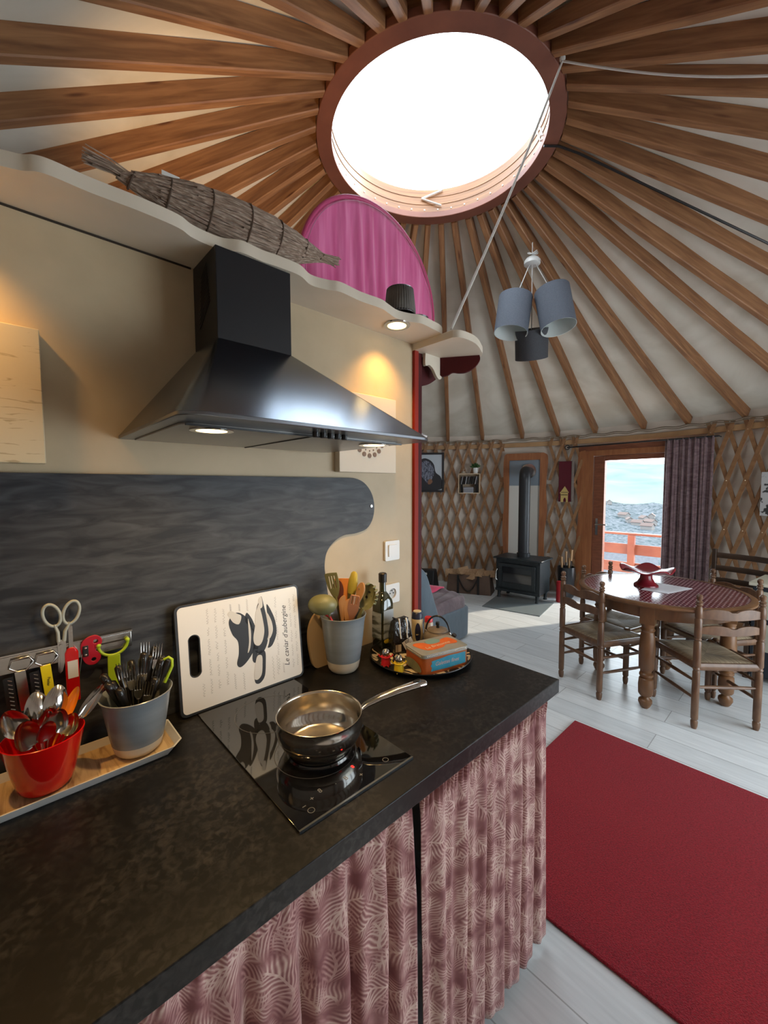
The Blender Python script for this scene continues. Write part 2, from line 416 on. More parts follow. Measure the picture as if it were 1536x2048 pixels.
mb.tube(rp,.007,6); mb.tube([p+Vector((0,0,-.02)) for p in rp],.006,6)
solo('eave_rope',mb,M('rope',(.20,.15,.10),rough=.9),'brown rope running along the top of the lattice wall below the rafters','rope')
# ---------------------------------------------------------------- door
A=pol(6.2,3.66); B=pol(-13.9,3.66); ux=(B-A).normalized(); uin=Vector((-ux.y,ux.x,0)); 
if uin.dot(Vector((CX,CY,0))-A)<0: uin=-uin
LW=(B-A).length
TD=Matrix((ux,-uin,Vector((0,0,1)))).transposed().to_4x4(); TD.translation=A     # local: x along door, y outward, z up
def dbox(mb,x0,x1,y0,y1,z0,z1): return mb.box(((x0+x1)/2,(y0+y1)/2,(z0+z1)/2),(x1-x0,y1-y0,z1-z0),T=TD)
d1=bpy.data.objects.new('door_1',None); COL.objects.link(d1); d1['kind']='structure'; AUTO.append(d1)
mb=MB(); dbox(mb,-.02,.11,-.02,.09,0,1.98); dbox(mb,LW-.10,LW+.02,-.02,.09,0,1.98); dbox(mb,.11,LW-.10,-.02,.09,1.91,1.98); dbox(mb,.11,LW-.10,-.02,.09,0,.04)
mb.build('door_frame',boardM,d1,bevel=.003)
mb=MB(); g0,g1=.25,LW-.24; dbox(mb,.115,g0,0,.06,.045,1.905); dbox(mb,g1,LW-.105,0,.06,.045,1.905); dbox(mb,g0,g1,0,.06,1.845,1.905); dbox(mb,g0,g1,0,.06,.045,.22)
mb.build('door_leaf',redwood,d1,bevel=.004)
mb=MB(); dbox(mb,g0-.005,g1+.005,.025,.031,.215,1.85); mb.build('glass_pane',glassM,d1)
mb=MB(); dbox(mb,.155,.185,-.012,0,.86,1.08); 
hp=TD@Vector((.17,-.01,1.0)); h2=TD@Vector((.17,-.05,1.0)); h3=TD@Vector((.31,-.055,1.005))
mb.tube([hp,h2,h3],.009,8); mb.build('door_handle',chromeM,d1)
# tall side boards beside the door with a wavy edge
mb=MB(); ed=smoothpoly([(.0,0),(-.11,.0),(-.075,.25),(-.10,.6),(-.07,1.1),(-.095,1.5),(-.085,1.93),(-.02,1.99),(0,1.99)],6,False)
Tb=frame(A-uin*.0+Vector((0,0,0)),ux,(0,0,1)); mb.prism(ed,.03,Tb); struct('trim_2',mb,boardM,smooth=30)
mb=MB(); Tb=frame(B+uin*.01,ux,(0,0,1)); mb.prism([(0,0),(.10,0),(.08,.6),(.10,1.2),(.08,1.99),(0,1.99)],.03,Tb); struct('trim_3',mb,boardM,smooth=30)
mb=MB(); dbox(mb,-.09,LW+.09,-.01,.03,1.98,2.05); struct('trim_4',mb,redwood,smooth=30)
# curtain rail and curtain
def T_(x,y,z): return TD@Vector((x,y,z))
mb=MB(); mb.tube([T_(-.22,-.08,2.045),T_(LW*.5,-.09,2.045),T_(LW+.16,-.08,2.045)],.010,8)
cr_=thing('curtain_rail','black metal curtain rail above the glazed door','curtain rail'); mb.build('rod',blackmetal,cr_)
mb=MB(); mb.tube([T_(-.22,-.08,2.045)+Vector((0,.03*math.cos(q),.03*math.sin(q))) for q in [i*PI/6 for i in range(12)]],.006,6,closed=True)
mb.tube([T_(LW+.16,-.08,2.045),T_(LW+.16,.01,2.045)],.008,6); mb.build('finial',blackmetal,cr_)
def curtain_fn(P0,P1,z0,z1,amp,nf,seed,nrm,topamp=.35,spread=0.):
    P0=Vector(P0);P1=Vector(P1);nrm=Vector(nrm)
    def f(u,v):
        z=z0+(z1-z0)*v; a=amp*(topamp+(1-topamp)*(1-v)**.6)
        ph=mnoise.noise(Vector((u*3.1,seed,v*.5)))*2.2
        y=a*(.65*math.sin(2*PI*nf*u+ph)+.35*math.sin(2*PI*nf*2.3*u+seed+ph*1.5))
        y+=.006*max(0,v-.93)/.07*math.sin(2*PI*nf*5*u)
        uu=.5+(u-.5)*(1+spread*(1-v))
        p=P0.lerp(P1,uu)+nrm*y; p.z=z; return p
    return f
plumM=M('plum_velvet',(.15,.085,.095),(.27,.18,.185),rough=.85,scale=9,stretch=(1,1,2.5),lo=.35,hi=.68,sheen=.35,detail=8,dist=1.5)
mb=MB(); mb.grid(curtain_fn(T_(LW*.735,-.075,0),T_(LW+.125,-.075,0),.05,2.05,.035,7,1.3,-uin,.6),150,30)
solo('door_curtain',mb,plumM,'plum brown velvet curtain hanging at the right side of the glazed door','curtain',solid=.003,smooth=80)
# ---------------------------------------------------------------- outside: deck, railing, hills
mb=MB(); 
dk=[T_(-1.6,.14,-.06),T_(2.6,.14,-.06),T_(2.6,2.2,-.06),T_(-1.6,2.2,-.06)]
for k in range(14): dbox(mb,-1.6,2.6,.12+k*.145,.12+k*.145+.138,-.31,-.27)
struct('deck',mb,M('deck_wood',(.35,.22,.13),(.45,.30,.18),rough=.7,scale=5),smooth=0)
railM=M('rail_stain',(.16,.030,.012),(.22,.055,.022),rough=.55,scale=5)
rl=thing('deck_railing','orange stained wooden deck railing seen through the glazed door','railing')
X0=7.55
mb=MB(); mb.bb(X0-.03,X0+.09,-.6,3.4,.70,.735); mb.build('top_rail',railM,rl,bevel=.004)
for z0,z1 in((.375,.545),(.065,.24)):
    mb=MB(); mb.bb(X0+.02,X0+.05,-.6,3.4,z0,z1); mb.build('rail_board',railM,rl,bevel=.003)
for y in(3.35,2.10,.85,-.45):
    mb=MB(); mb.bb(X0-.05,X0+.02,y-.05,y+.05,-.27,.70); mb.build('post',railM,rl,bevel=.003)
def hh(d,a):
    pts=[(8,-2.6),(25,-5),(60,-10),(110,-17),(180,-23),(260,-27),(340,-26),(400,-21),(450,-15),(520,-3),(700,16),(950,42),(1300,62),(1800,70)]
    for (x0,y0),(x1,y1) in zip(pts,pts[1:]):
        if x0<=d<=x1: h=y0+(y1-y0)*(d-x0)/(x1-x0);break
    else: h=pts[-1][1]
    h+=(a-18)*.028*d/50*(1 if d>150 else .3)+mnoise.noise(Vector((a*.25,d*.006,0)))*d*.008
    return h
def hillmesh(d0,d1,n,na=70):
    mb=MB()
    def f(u,v):
        a=-22+70*u; d=d0*(d1/d0)**v; return Vector((d*math.cos(R(a)),d*math.sin(R(a)),hh(d,a)+ (mnoise.noise(Vector((a*2.3,d*.05,4)))*d*.004)))
    mb.grid(f,na,n); return mb
struct('valley_ground',hillmesh(8,452,60),M('woods',(.022,.034,.036),(.10,.108,.12),rough=1,scale=.30,detail=12,dist=1.5,lo=.35,hi=.6,spec=0),smooth=60)
struct('far_hillside',hillmesh(448,1800,40),M('hazy_meadow',(.088,.120,.112),(.14,.165,.155),rough=1,scale=.012,detail=7,spec=0),smooth=60)  # distance haze put into the colour as paler, washed greens
hwM=M('house_wall',(.13,.12,.115),rough=.9); hrM=M('house_roof',(.09,.060,.052),rough=.9); slateM=M('slate_roof',(.05,.05,.06),(.075,.075,.085),rough=.8,scale=6)
def house(a,d,w,l,h,rz,label,group,roofm=hrM,hz=None):
    t=thing('valley_house',label,'house',group=group)
    p=Vector((d*math.cos(R(a)),d*math.sin(R(a)),(hh(d,a) if hz is None else hz))); T=Matrix.Translation(p)@Matrix.Rotation(R(rz),4,'Z')
    mb=MB(); mb.box((0,0,h/2),(l,w,h),T=T)
    mb.add([(-l/2,-w/2,h),(-l/2,w/2,h),(-l/2,0,h+w*.38),(l/2,-w/2,h),(l/2,w/2,h),(l/2,0,h+w*.38)],[(0,1,2),(3,5,4),(0,3,4,1),(0,2,5,3),(1,4,5,2)],T); mb.build('walls',hwM,t,smooth=0)
    mb=MB(); e=.35;k=.38
    for s in(-1,1):
        mb.add([(-l/2-e,s*(w/2+e),h-e*.7),(l/2+e,s*(w/2+e),h-e*.7),(l/2+e,0,h+w*k+.1),(-l/2-e,0,h+w*k+.1),(-l/2-e,s*(w/2+e),h-e*.7+.2),(l/2+e,s*(w/2+e),h-e*.7+.2),(l/2+e,0,h+w*k+.35),(-l/2-e,0,h+w*k+.35)],[(0,1,2,3),(4,5,6,7),(0,1,5,4),(1,2,6,5),(2,3,7,6),(3,0,4,7)],T)
    mb.build('roof',roofm,t,smooth=0); return t
import math as _m
def az_px(x): return 46.95-_m.degrees(_m.atan((x-768)/817))
for x,d,w,l,rz in((1219,430,4,7,20),(1249,370,4,8,60),(1260,350,3.5,6,30),(1277,340,4,7,75),(1289,362,4,7,40),(1302,345,4,9,50),(1297,318,4,7,80),(1305,372,4,7,10)):
    house(az_px(x),d,w,l,2.6,rz,'small pale house scattered on the valley side beyond the railing','houses on the valley side')
t=house(az_px(1232),34,3.2,4.6,1.2,114,'house with grey slate gable roof just below the deck railing',None,slateM,-6.15)
mb=MB(); rb=random.Random(5)
for k in range(420):
    a=az_px(1228)+rb.gauss(0,2.4); d=11+rb.gauss(0,.6); c=Vector((d*_m.cos(R(a)),d*_m.sin(R(a)),-1.35+abs(rb.gauss(0,.28))-.25))
    v=Vector((rb.uniform(-1,1),rb.uniform(-1,1),rb.uniform(-.2,1))).normalized()*.13; w=v.cross(Vector((rb.random(),rb.random(),rb.random()))).normalized()*.045
    mb.add([c,c+v*.5+w,c+v,c+v*.5-w],[(0,1,2,3)])
for k in range(6): mb.tube([(10.6*_m.cos(R(az_px(1228)+k-3)),10.6*_m.sin(R(az_px(1228)+k-3)),-3.0),(11*_m.cos(R(az_px(1228)+k-3)),11*_m.sin(R(az_px(1228)+k-3)),-1.2)],.03,5)
solo('garden_bush',mb,M('bush_leaf',(.04,.11,.03),(.09,.20,.05),rough=.7,scale=3),'green leafy bush below the deck railing','bush',smooth=0)
# added window out of view on the right, put in to supply daylight
w2=bpy.data.objects.new('added_window',None); COL.objects.link(w2); w2['kind']='structure'; AUTO.append(w2)
mb=MB(); WA=pol(WIN[0],3.33);WB=pol(WIN[1],3.33); wu=(WB-WA).normalized(); wl=(WB-WA).length; wn=(Vector((CX,CY,0))-(WA+WB)/2).normalized()
TW=Matrix((wu,-wn,Vector((0,0,1)))).transposed().to_4x4(); TW.translation=WA
for x0,x1,z0,z1 in((0,.1,.2,2.0),(wl-.1,wl,.2,2.0),(.1,wl-.1,1.9,2.0),(.1,wl-.1,.2,.3),(wl/2-.06,wl/2+.06,.3,1.9)): mb.box(((x0+x1)/2,.05,(z0+z1)/2),(x1-x0,.07,z1-z0),T=TW)
mb.build('window_frame',redwood,w2,bevel=.003)
mb=MB(); mb.box((wl/2,.06,1.1),(wl-.2,.005,1.6),T=TW); mb.build('glass_pane',glassM,w2)
portal(tuple((WA+WB)/2-wn*.25+Vector((0,0,1.1))),tuple(wn),wl,1.75)
portal(tuple(T_(LW/2,.15,1.03)),tuple(uin),.85,1.65)
# ---------------------------------------------------------------- stove niche
SA=pol(23.4,3.63);SB=pol(13.6,3.63); su=(SB-SA).normalized(); sn=Vector((-su.y,su.x,0)); sn=sn if sn.dot(Vector((CX,CY,0))-SA)>0 else -sn; SW=(SB-SA).length
TS=Matrix((su,-sn,Vector((0,0,1)))).transposed().to_4x4(); TS.translation=SA
def sbox(mb,x0,x1,y0,y1,z0,z1): return mb.box(((x0+x1)/2,(y0+y1)/2,(z0+z1)/2),(x1-x0,y1-y0,z1-z0),T=TS)
sp=thing('stove_wall_panel','tall wood framed wall panel behind the wood stove, white below and grey above','wall panel')
Tp=frame(SA,su,(0,0,1))
def side(pts): 
    mb=MB(); mb.prism(smoothpoly(pts,5,False),.035,Tp); return mb
side([(.075,.0),(-.0,.0),(.012,.4),(-.012,.9),(.01,1.3),(-.008,1.7),(.0,1.93),(.03,1.985),(.075,1.99)]).build('side_board',boardM,sp)
side([(SW-.115,.0),(SW-.005,.0),(SW-.03,.35),(SW-.045,.8),(SW-.01,1.15),(SW-.03,1.5),(SW-.01,1.9),(SW-.05,1.98),(SW-.115,1.99)]).build('side_board',boardM,sp)
mb=MB(); sbox(mb,.07,SW-.11,-.03,.005,1.89,1.99); mb.build('top_board',boardM,sp,bevel=.004)
mb=MB(); sbox(mb,.06,SW-.10,-.006,.01,0,1.52); mb.build('lower_sheet',M('sheet_white',(.62,.60,.55),rough=.5),sp)
mb=MB(); sbox(mb,.06,SW-.10,-.008,.01,1.52,1.89); mb.build('upper_sheet',M('sheet_grey',(.24,.29,.34),rough=.35,metal=.2),sp,label='blue grey metal sheet around the flue outlet')
# stove
st=thing('wood_stove','black cast iron wood stove with glass door and tall flue pipe','stove')
f=Vector((-.10,.995,0)).normalized()   # along the front (towards the left)
st0=Vector((4.945,2.395,0)); sd_=Vector((f.y,-f.x,0))   # backwards
TT=Matrix((f,sd_,Vector((0,0,1)))).transposed().to_4x4(); TT.translation=st0; SWD=.60
def tb(mb,x0,x1,y0,y1,z0,z1): return mb.box(((x0+x1)/2,(y0+y1)/2,(z0+z1)/2),(x1-x0,y1-y0,z1-z0),T=TT)
mb=MB(); tb(mb,.0,SWD,.0,.36,.11,.54); tb(mb,-.005,SWD+.005,-.012,.0,.10,.135); mb.build('body',castM,st,bevel=.008)
mb=MB(); tb(mb,-.03,SWD+.03,-.035,.39,.54,.562); mb.build('top_plate',castM,st,bevel=.008)
mb=MB(); pl=smoothpoly([(.02,.54),(.02,.50),(.12,.515),(.2,.50),(.3,.515),(.4,.50),(.48,.515),(.58,.50),(.58,.54)],5,False); mb.prism(pl,.012,TT@frame((0,0,0),(1,0,0),(0,0,1))); mb.build('scalloped_frieze',castM,st)
mb=MB()
for x0,x1,z0,z1 in((.05,.10,.16,.48),(.50,.55,.16,.48),(.10,.50,.44,.48),(.10,.50,.16,.235)): tb(mb,x0,x1,-.03,.0,z0,z1)
dr=mb.build('fire_door',castM,st,bevel=.006)
mb=MB(); tb(mb,.10,.50,-.016,-.010,.235,.44); mb.build('glass',M('stove_glass',(.015,.013,.014),rough=.06,spec=.8),dr,label='dark reflective glass')
mb=MB(); mb.tube([TT@Vector((.565,-.035,.40)),TT@Vector((.575,-.05,.36)),TT@Vector((.575,-.05,.27)),TT@Vector((.565,-.035,.25))],.009,8); mb.build('handle',chromeM,dr)
for x in(.04,SWD-.04):
    for y in(.035,.33):
        mb=MB(); P_=[TT@Vector((x,y,.12)),TT@Vector((x+(.0),y-.012,.07)),TT@Vector((x,y-.022,.018)),TT@Vector((x,y-.02,.006))]; mb.tube(P_,[.032,.022,.02,.028],8); mb.build('leg',castM,st)
pc=Vector((5.12,2.72,0))
pn=(TS@Vector((SW*.56,-.0,1.72))); el=Vector((pc.x,pc.y,1.70))
mb=MB(); dirn=(pn-el); dirn.z=0; dl=dirn.length; dirn.normalize()
path=[Vector((pc.x,pc.y,.562)),Vector((pc.x,pc.y,1.60))]+[Vector((pc.x,pc.y,1.60))+dirn*(.11-.11*math.cos(q))+Vector((0,0,.11*math.sin(q))) for q in[R(x) for x in(18,36,54,72,90)]]+[Vector((pn.x,pn.y,1.72))]
mb.tube(path,.073,24); mb.lathe([(.085,0),(.085,.05),(.076,.055)],(pc.x,pc.y,.562),24)
mb.build('flue_pipe',M('flue_black',(.03,.032,.036),rough=.42,metal=.3),st,smooth=50)
mb=MB(); mb.lathe([(.073,-.05),(.105,-.05),(.105,-.042),(.073,-.042)],pn+Vector((0,0,.01)),28,ax=dirn); mb.build('flue_rosette',chromeM,st,label='shiny steel wall rosette')
mb=MB(); mb.prism([(4.36,2.86),(4.50,2.17),(5.16,2.30),(5.05,3.03)],.008,Matrix.Translation((0,0,.001)))
solo('hearth_pad',mb,M('pad_glass',(.20,.23,.24),rough=.12,spec=.6),'greyish glass floor pad under the wood stove','hearth pad')
# log bag, logs, black bag
def frm(p,q): u=(Vector(q)-Vector(p)); return u.length,frame(p,u,(0,0,1))
lb=thing('log_carrier','brown canvas log carrier bag filled with split firewood, left of the stove','bag')
P0=Vector((4.60,3.62,0));P1=Vector((4.87,3.06,0)); L_=(P1-P0).length; u=(P1-P0).normalized(); nb=Vector((u.y,-u.x,0)); nb=nb if nb.x>0 else -nb
TL=Matrix((u,nb,Vector((0,0,1)))).transposed().to_4x4(); TL.translation=P0
mb=MB(); mb.add([(0,0,0),(L_,0,0),(L_+.02,.30,0),(-.02,.30,0),(.03,.02,.26),(L_-.03,.02,.27),(L_-.03,.28,.27),(.03,.28,.26)],[(0,3,2,1),(0,1,5,4),(1,2,6,5),(2,3,7,6),(3,0,4,7)],TL)
mb.build('bag_body',M('brown_canvas',(.085,.05,.035),(.13,.08,.055),rough=.8,scale=6),lb,solid=.01)
mb=MB()
for x in(.17,.45): mb.box((x,-.008,.13),(.03,.006,.26),T=TL)
mb.tube([TL@Vector((.17+.28*q,-.012,.24-.20*math.sin(PI*q))) for q in[i/10 for i in range(11)]],.008,6); mb.build('strap',M('strap_dark',(.015,.013,.012),rough=.7),lb)
logM=M('split_wood',(.33,.19,.10),(.50,.32,.18),rough=.8,scale=12,stretch=(1,6,6),rand=True)
for k,(x,y,z,a,l) in enumerate(((.08,.12,.27,10,.24),(.22,.10,.31,60,.2),(.35,.14,.28,20,.24),(.47,.10,.29,75,.2),(.56,.16,.27,5,.2),(.2,.2,.22,0,.3),(.42,.22,.22,10,.3),(.31,.05,.25,-30,.2))):
    mb=MB(); r=.055; T=TL@Matrix.Translation((x,y,z))@Matrix.Rotation(R(a),4,'Z')
    mb.add([(-l/2,-r,-r*.7),(-l/2,r,-r*.7),(-l/2,.01,r*.9),(l/2,-r*.9,-r*.7),(l/2,r,-r*.6),(l/2,0,r)],[(0,2,1),(3,4,5),(0,1,4,3),(1,2,5,4),(2,0,3,5)],T)
    solo('firewood_log',mb,logM,'pale split firewood log heaped in the brown carrier bag','log','split logs in the carrier bag',bevel=.006,smooth=0)
mb=MB(); mb.add([(4.42,4.10,0),(4.50,3.78,0),(4.74,3.86,0),(4.66,4.18,0),(4.46,4.06,.27),(4.54,3.80,.29),(4.70,3.88,.29),(4.62,4.14,.27)],[(0,3,2,1),(0,1,5,4),(1,2,6,5),(2,3,7,6),(3,0,4,7),(4,5,6,7)])
bb_=thing('coal_bag','black open bag with a pale tag beside the log carrier','bag'); mb.build('body',M('bag_black',(.012,.012,.013),rough=.5),bb_,bevel=.02,seg=3)
mb=MB(); q=Vector((4.49,3.93,.235)); mb.box(q,(.004,.07,.03),rz=R(14)); mb.build('tag',whiteM,bb_)
# fire tools + small red can beside the door
ft=thing('fire_tool_holder','black bin of wooden handled fire tools between stove and door','fire tools'); c=pol(8.6,3.42)
mb=MB(); mb.lathe([(.085,0),(.10,.02),(.11,.42),(.105,.42),(.095,.03),(.001,.03)],c,20); mb.build('bin',blackmetal,ft)
for k,(dx,dy,h) in enumerate(((.05,.03,.62),(-.05,.04,.56),(0,-.06,.66),(.03,-.02,.54))):
    mb=MB(); mb.cyl(c+Vector((dx*.6,dy*.6,.05)),c+Vector((dx,dy,h-.14)),.008); mb.build('tool_rod',blackmetal,ft)
    mb=MB(); mb.cyl(c+Vector((dx,dy,h-.15)),c+Vector((dx*1.1,dy*1.1,h)),.013,.015); mb.build('tool_handle',M('handle_wood%d'%k,(.42,.25,.12),rough=.5),ft)
mb=MB(); c2=Vector((5.28,2.28,0)); mb.lathe([(.05,0),(.05,.26),(.045,.27),(.001,.27)],c2,20)
solo('red_canister',mb,M('can_red',(.35,.015,.02),rough=.3),'small dark red canister on the floor right of the stove','canister')
# ---------------------------------------------------------------- wall hung things
def wallT(az,r,z): p=pol(az,r,z); o=Vector((math.cos(R(az)),math.sin(R(az)),0)); t=Vector((math.sin(R(az)),-math.cos(R(az)),0)); m=Matrix((t,o,Vector((0,0,1)))).transposed().to_4x4(); m.translation=p; return m
# local: x to the right as seen from inside, y outward, z up
pf=thing('cow_picture','black framed picture of a shaggy dark cow on the lattice wall','picture'); T=wallT(41.6,3.60,1.73)
mb=MB(); w,h=.46,.58
for x,z,a,b in((0,h/2,w,.03),(0,-h/2,w,.03),(-w/2,0,.03,h+.03),(w/2,0,.03,h+.03)): mb.box((x,0,z),(a,.025,b),T=T)
mb.build('frame',blackmetal,pf,bevel=.003)
mb=MB(); mb.box((0,.005,0),(w-.03,.006,h-.03),T=T); mb.build('background',M('pic_sky',(.50,.55,.60),rough=.5),pf)
def vplate(mb,poly,T,y,th=.002): mb.prism(poly,th,T@frame((0,y,0),(1,0,0),(0,0,1)))
mb=MB(); vplate(mb,smoothpoly([(-.2,-.26),(-.2,.05),(-.14,.17),(-.06,.22),(.03,.19),(.09,.12),(.12,.0),(.2,-.08),(.2,-.26)],5),T,0); mb.build('cow_body',M('pic_dark',(.015,.014,.018),rough=.6),pf)
mb=MB(); vplate(mb,smoothpoly([(-.10,-.05),(-.13,.10),(-.06,.18),(.02,.16),(.08,.08),(.09,-.03),(.05,-.12),(.0,-.17),(-.05,-.12)],5),T,-.003); mb.build('cow_hair',M('pic_hair',(.03,.035,.055),(.28,.30,.38),rough=.6,scale=22,stretch=(3,3,1),lo=.42,hi=.62,dist=1.5),pf)
mb=MB(); vplate(mb,smoothpoly([(-.0,-.13),(.04,-.10),(.07,-.14),(.04,-.18),(-.0,-.18)],5),T,-.005); mb.build('cow_muzzle',M('pic_muzzle',(.22,.10,.05),rough=.6),pf)
cs=thing('box_shelf','small pale wood box shelf filled with disc cases on the lattice wall','shelf'); T=wallT(31.5,3.56,1.555)
mb=MB(); w,h,dp=.31,.29,.12
mb.box((0,0,h/2),(w,dp,.012),T=T); mb.box((0,0,-h/2),(w,dp,.012),T=T); mb.box((-w/2,0,0),(.012,dp,h),T=T); mb.box((w/2,0,0),(.012,dp,h),T=T); mb.box((0,dp/2,0),(w,.006,h),T=T)
mb.build('box',M('pale_wood',(.60,.45,.30),rough=.5),cs)
rc=random.Random(9)
for k in range(13):
    mb=MB(); x=-w/2+.03+k*.0205; A_=Matrix.Translation((x,-.01,.045+.005*rc.random()))@Matrix.Rotation(R(10+2*rc.random()),4,'Y'); mb.box((0,0,0),(.010,.09,.12),T=T@A_)
    g=rc.choice([.02,.05,.3,.45,.12]); o=solo('disc_case',mb,M('case%d'%k,(g,g,g*1.05),rough=.3),'slim disc case in the upper row of the box shelf','disc case','disc cases in the box shelf',smooth=0)
for k in range(7):
    mb=MB(); mb.box((-.01+(k%2)*.004,-.012,-.134+k*.0125),(.15,.09,.010),T=T); g=rc.choice([.25,.4,.5]); solo('disc_case',mb,M('casf%d'%k,(g,g,g*1.08),rough=.3),'pale disc case lying flat at the bottom of the box shelf','disc case','flat disc cases in the box shelf',smooth=0)
for s in(-.12,-.105,.09,.11,.125):
    mb=MB(); mb.box((s,-.01,-.075),(.010,.09,.125),T=T); solo('disc_case',mb,blackM,'black disc case standing at the bottom of the box shelf','disc case','black disc cases in the box shelf',smooth=0)
pp=thing('potted_plant','small green plant in a white pot on top of the box shelf','plant'); c=T@Vector((.09,0,.151))
mb=MB(); mb.lathe([(.032,0),(.045,.085),(.040,.085),(.03,.01),(.001,.01)],c,18); mb.build('pot',whiteM,pp)
mb=MB()
for k in range(70):
    v=Vector((rc.gauss(0,1),rc.gauss(0,1),abs(rc.gauss(0,1))+.2)).normalized()*rc.uniform(.05,.10); w_=v.cross(Vector((rc.random(),1,rc.random()))).normalized()*.014; b=c+Vector((0,0,.08))
    mb.add([b+v*.3,b+v*.7+w_,b+v,b+v*.7-w_],[(0,1,2,3)])
mb.build('leaves',M('leaf_green',(.03,.08,.02),(.06,.14,.035),rough=.5,scale=9),pp,smooth=0)
mb=MB(); c=T@Vector((-.09,0,.151)); mb.lathe([(.05,0),(.055,.008),(.03,.012),(.03,.03),(.02,.035)],c,16); mb.tube([c+Vector((0,0,.03)),c+Vector((.0,-.01,.075))],.005,6)
solo('ornament_dish',mb,M('dish_beige',(.5,.42,.33),rough=.5),'tiny pale dish ornament on the box shelf beside the plant','ornament')
rb_=thing('key_cabinet','tall dark red wall box with a golden castle cut out at its foot','wall box'); T=wallT(10.0,3.60,1.575)
mb=MB(); mb.box((0,.02,0),(.17,.06,.56),T=T); mb.build('box',M('maroon',(.10,.008,.02),rough=.25),rb_,bevel=.003)
mb=MB(); mb.box((.095,.02,0),(.020,.085,.56),T=T); mb.build('side_board',M('grey_wood',(.20,.16,.14),rough=.6),rb_)
mb=MB(); hs=[(-.06,-.285),(-.06,-.17),(-.075,-.16),(-.0,-.065),(.062,-.15),(.05,-.16),(.05,-.285),(.022,-.285),(.022,-.25),(.012,-.225),(-.008,-.225),(-.02,-.25),(-.02,-.285)]
vplate(mb,[(x*.85,z) for x,z in hs],T,-.012,.006); mb.build('castle_cutout',M('gold_paint',(.62,.46,.17),rough=.4,metal=.2),rb_,smooth=0)
mb=MB()
for z in(-.185,-.15): 
    for x in(-.04,-.015,.01,.035): mb.box((x*.85,-.020,z),(.012,.004,.012),T=T)
mb.build('castle_windows',blackM,rb_)
pr_=thing('paper_print','white print with black marks on the lattice wall at the right edge','picture'); T=wallT(-25.6,3.60,1.43)
mb=MB(); mb.box((-.02,0,0),(.30,.012,.43),T=T); mb.build('sheet',M('print_white',(.62,.63,.64),(.05,.05,.05),rough=.5,scale=16,lo=.56,hi=.60,detail=3,stretch=(1,1,1)),pr_)
mb=MB(); mb.box((.0,-.008,0),(.11,.004,.32),T=T); mb.build('mount',M('print_mount',(.60,.61,.64),rough=.5),pr_)
# ---------------------------------------------------------------- rug
mb=MB()
def rf(u,v): return Vector((1.325+1.30*u,1.02-3.3*v,.012+.001*mnoise.noise(Vector((u*80,v*200,0)))))
mb.bb(1.325,2.627,-1.55,1.02,.001,.012)
solo('red_rug',mb,M('rug_red',(.22,.006,.014),(.42,.014,.030),rough=1,scale=170,bump=1.0,bscale=300,spec=.1,sheen=.12,detail=2,lo=.3,hi=.65),'large plain dark red rug on the pale plank floor','rug',bevel=.004)
# ---------------------------------------------------------------- dining table
tabM=M('oak_stained',(.125,.055,.021),(.215,.10,.04),rough=.36,scale=4,stretch=(3,3,1.2),dist=.8,rand=True)
chM=M('chair_oak',(.10,.047,.024),(.185,.095,.048),rough=.36,scale=5,stretch=(4,4,1.5),dist=.8,rand=True)
TC=Vector((3.55,.79,0)); tb_=thing('round_table','round wooden dining table with a burgundy tiled top and turned legs','table')
mb=MB(); mb.lathe([(.48,.722),(.525,.722),(.545,.735),(.545,.748),(.535,.754),(.505,.754)],TC,96,caps=False); mb.lathe([(.001,.722),(.48,.722)],TC,96,caps=False)
mb.build('table_rim',tabM,tb_)
def tile_mat():
    m=M('burgundy_tiles',(.13,.022,.035),rough=.16,spec=.6); N=m.node_tree.nodes;L=m.node_tree.links;b=N['Principled BSDF']
    tc=N['Texture Coordinate']; mp=N['Mapping']; mp.inputs['Scale'].default_value=(1/.042,1/.024,1); mp.inputs['Rotation'].default_value=(0,0,R(0))
    fr=N.new('ShaderNodeVectorMath'); fr.operation='FRACTION'; L.new(mp.outputs[0],fr.inputs[0])
    sx=N.new('ShaderNodeSeparateXYZ'); L.new(fr.outputs[0],sx.inputs[0])
    def mth(op,a,b_=None):
        n=N.new('ShaderNodeMath'); n.operation=op
        for i,q in enumerate((a,b_)):
            if q is None: continue
            if isinstance(q,(int,float)): n.inputs[i].default_value=q
            else: L.new(q,n.inputs[i])
        return n.outputs[0]
    dx=mth('MULTIPLY',mth('SUBTRACT',sx.outputs[0],.5),.042); dy=mth('MULTIPLY',mth('SUBTRACT',sx.outputs[1],.5),.024)
    d=mth('SQRT',mth('ADD',mth('MULTIPLY',dx,dx),mth('MULTIPLY',dy,dy)))
    dot=mth('LESS_THAN',d,.0062)
    g=mth('LESS_THAN',mth('ABSOLUTE',dx),.0014); g2=mth('LESS_THAN',mth('ABSOLUTE',dy),.0010); gr=mth('MAXIMUM',g,g2)
    c=rgbmix(N,L,gr,(.135,.024,.036),(.24,.11,.11)); c2=rgbmix(N,L,dot,c,(.62,.58,.55)); L.new(c2,b.inputs['Base Color']); return m
mb=MB(); mb.lathe([(.506,.742),(.506,.752),(.001,.752)],TC,96,caps=False); mb.build('tiled_top',tile_mat(),tb_,label='burgundy mosaic tiles with rows of white dots')
mb=MB(); mb.lathe([(.415,.63),(.44,.63),(.44,.722),(.415,.722),(.415,.63)],TC,72,caps=False); mb.build('apron',tabM,tb_)
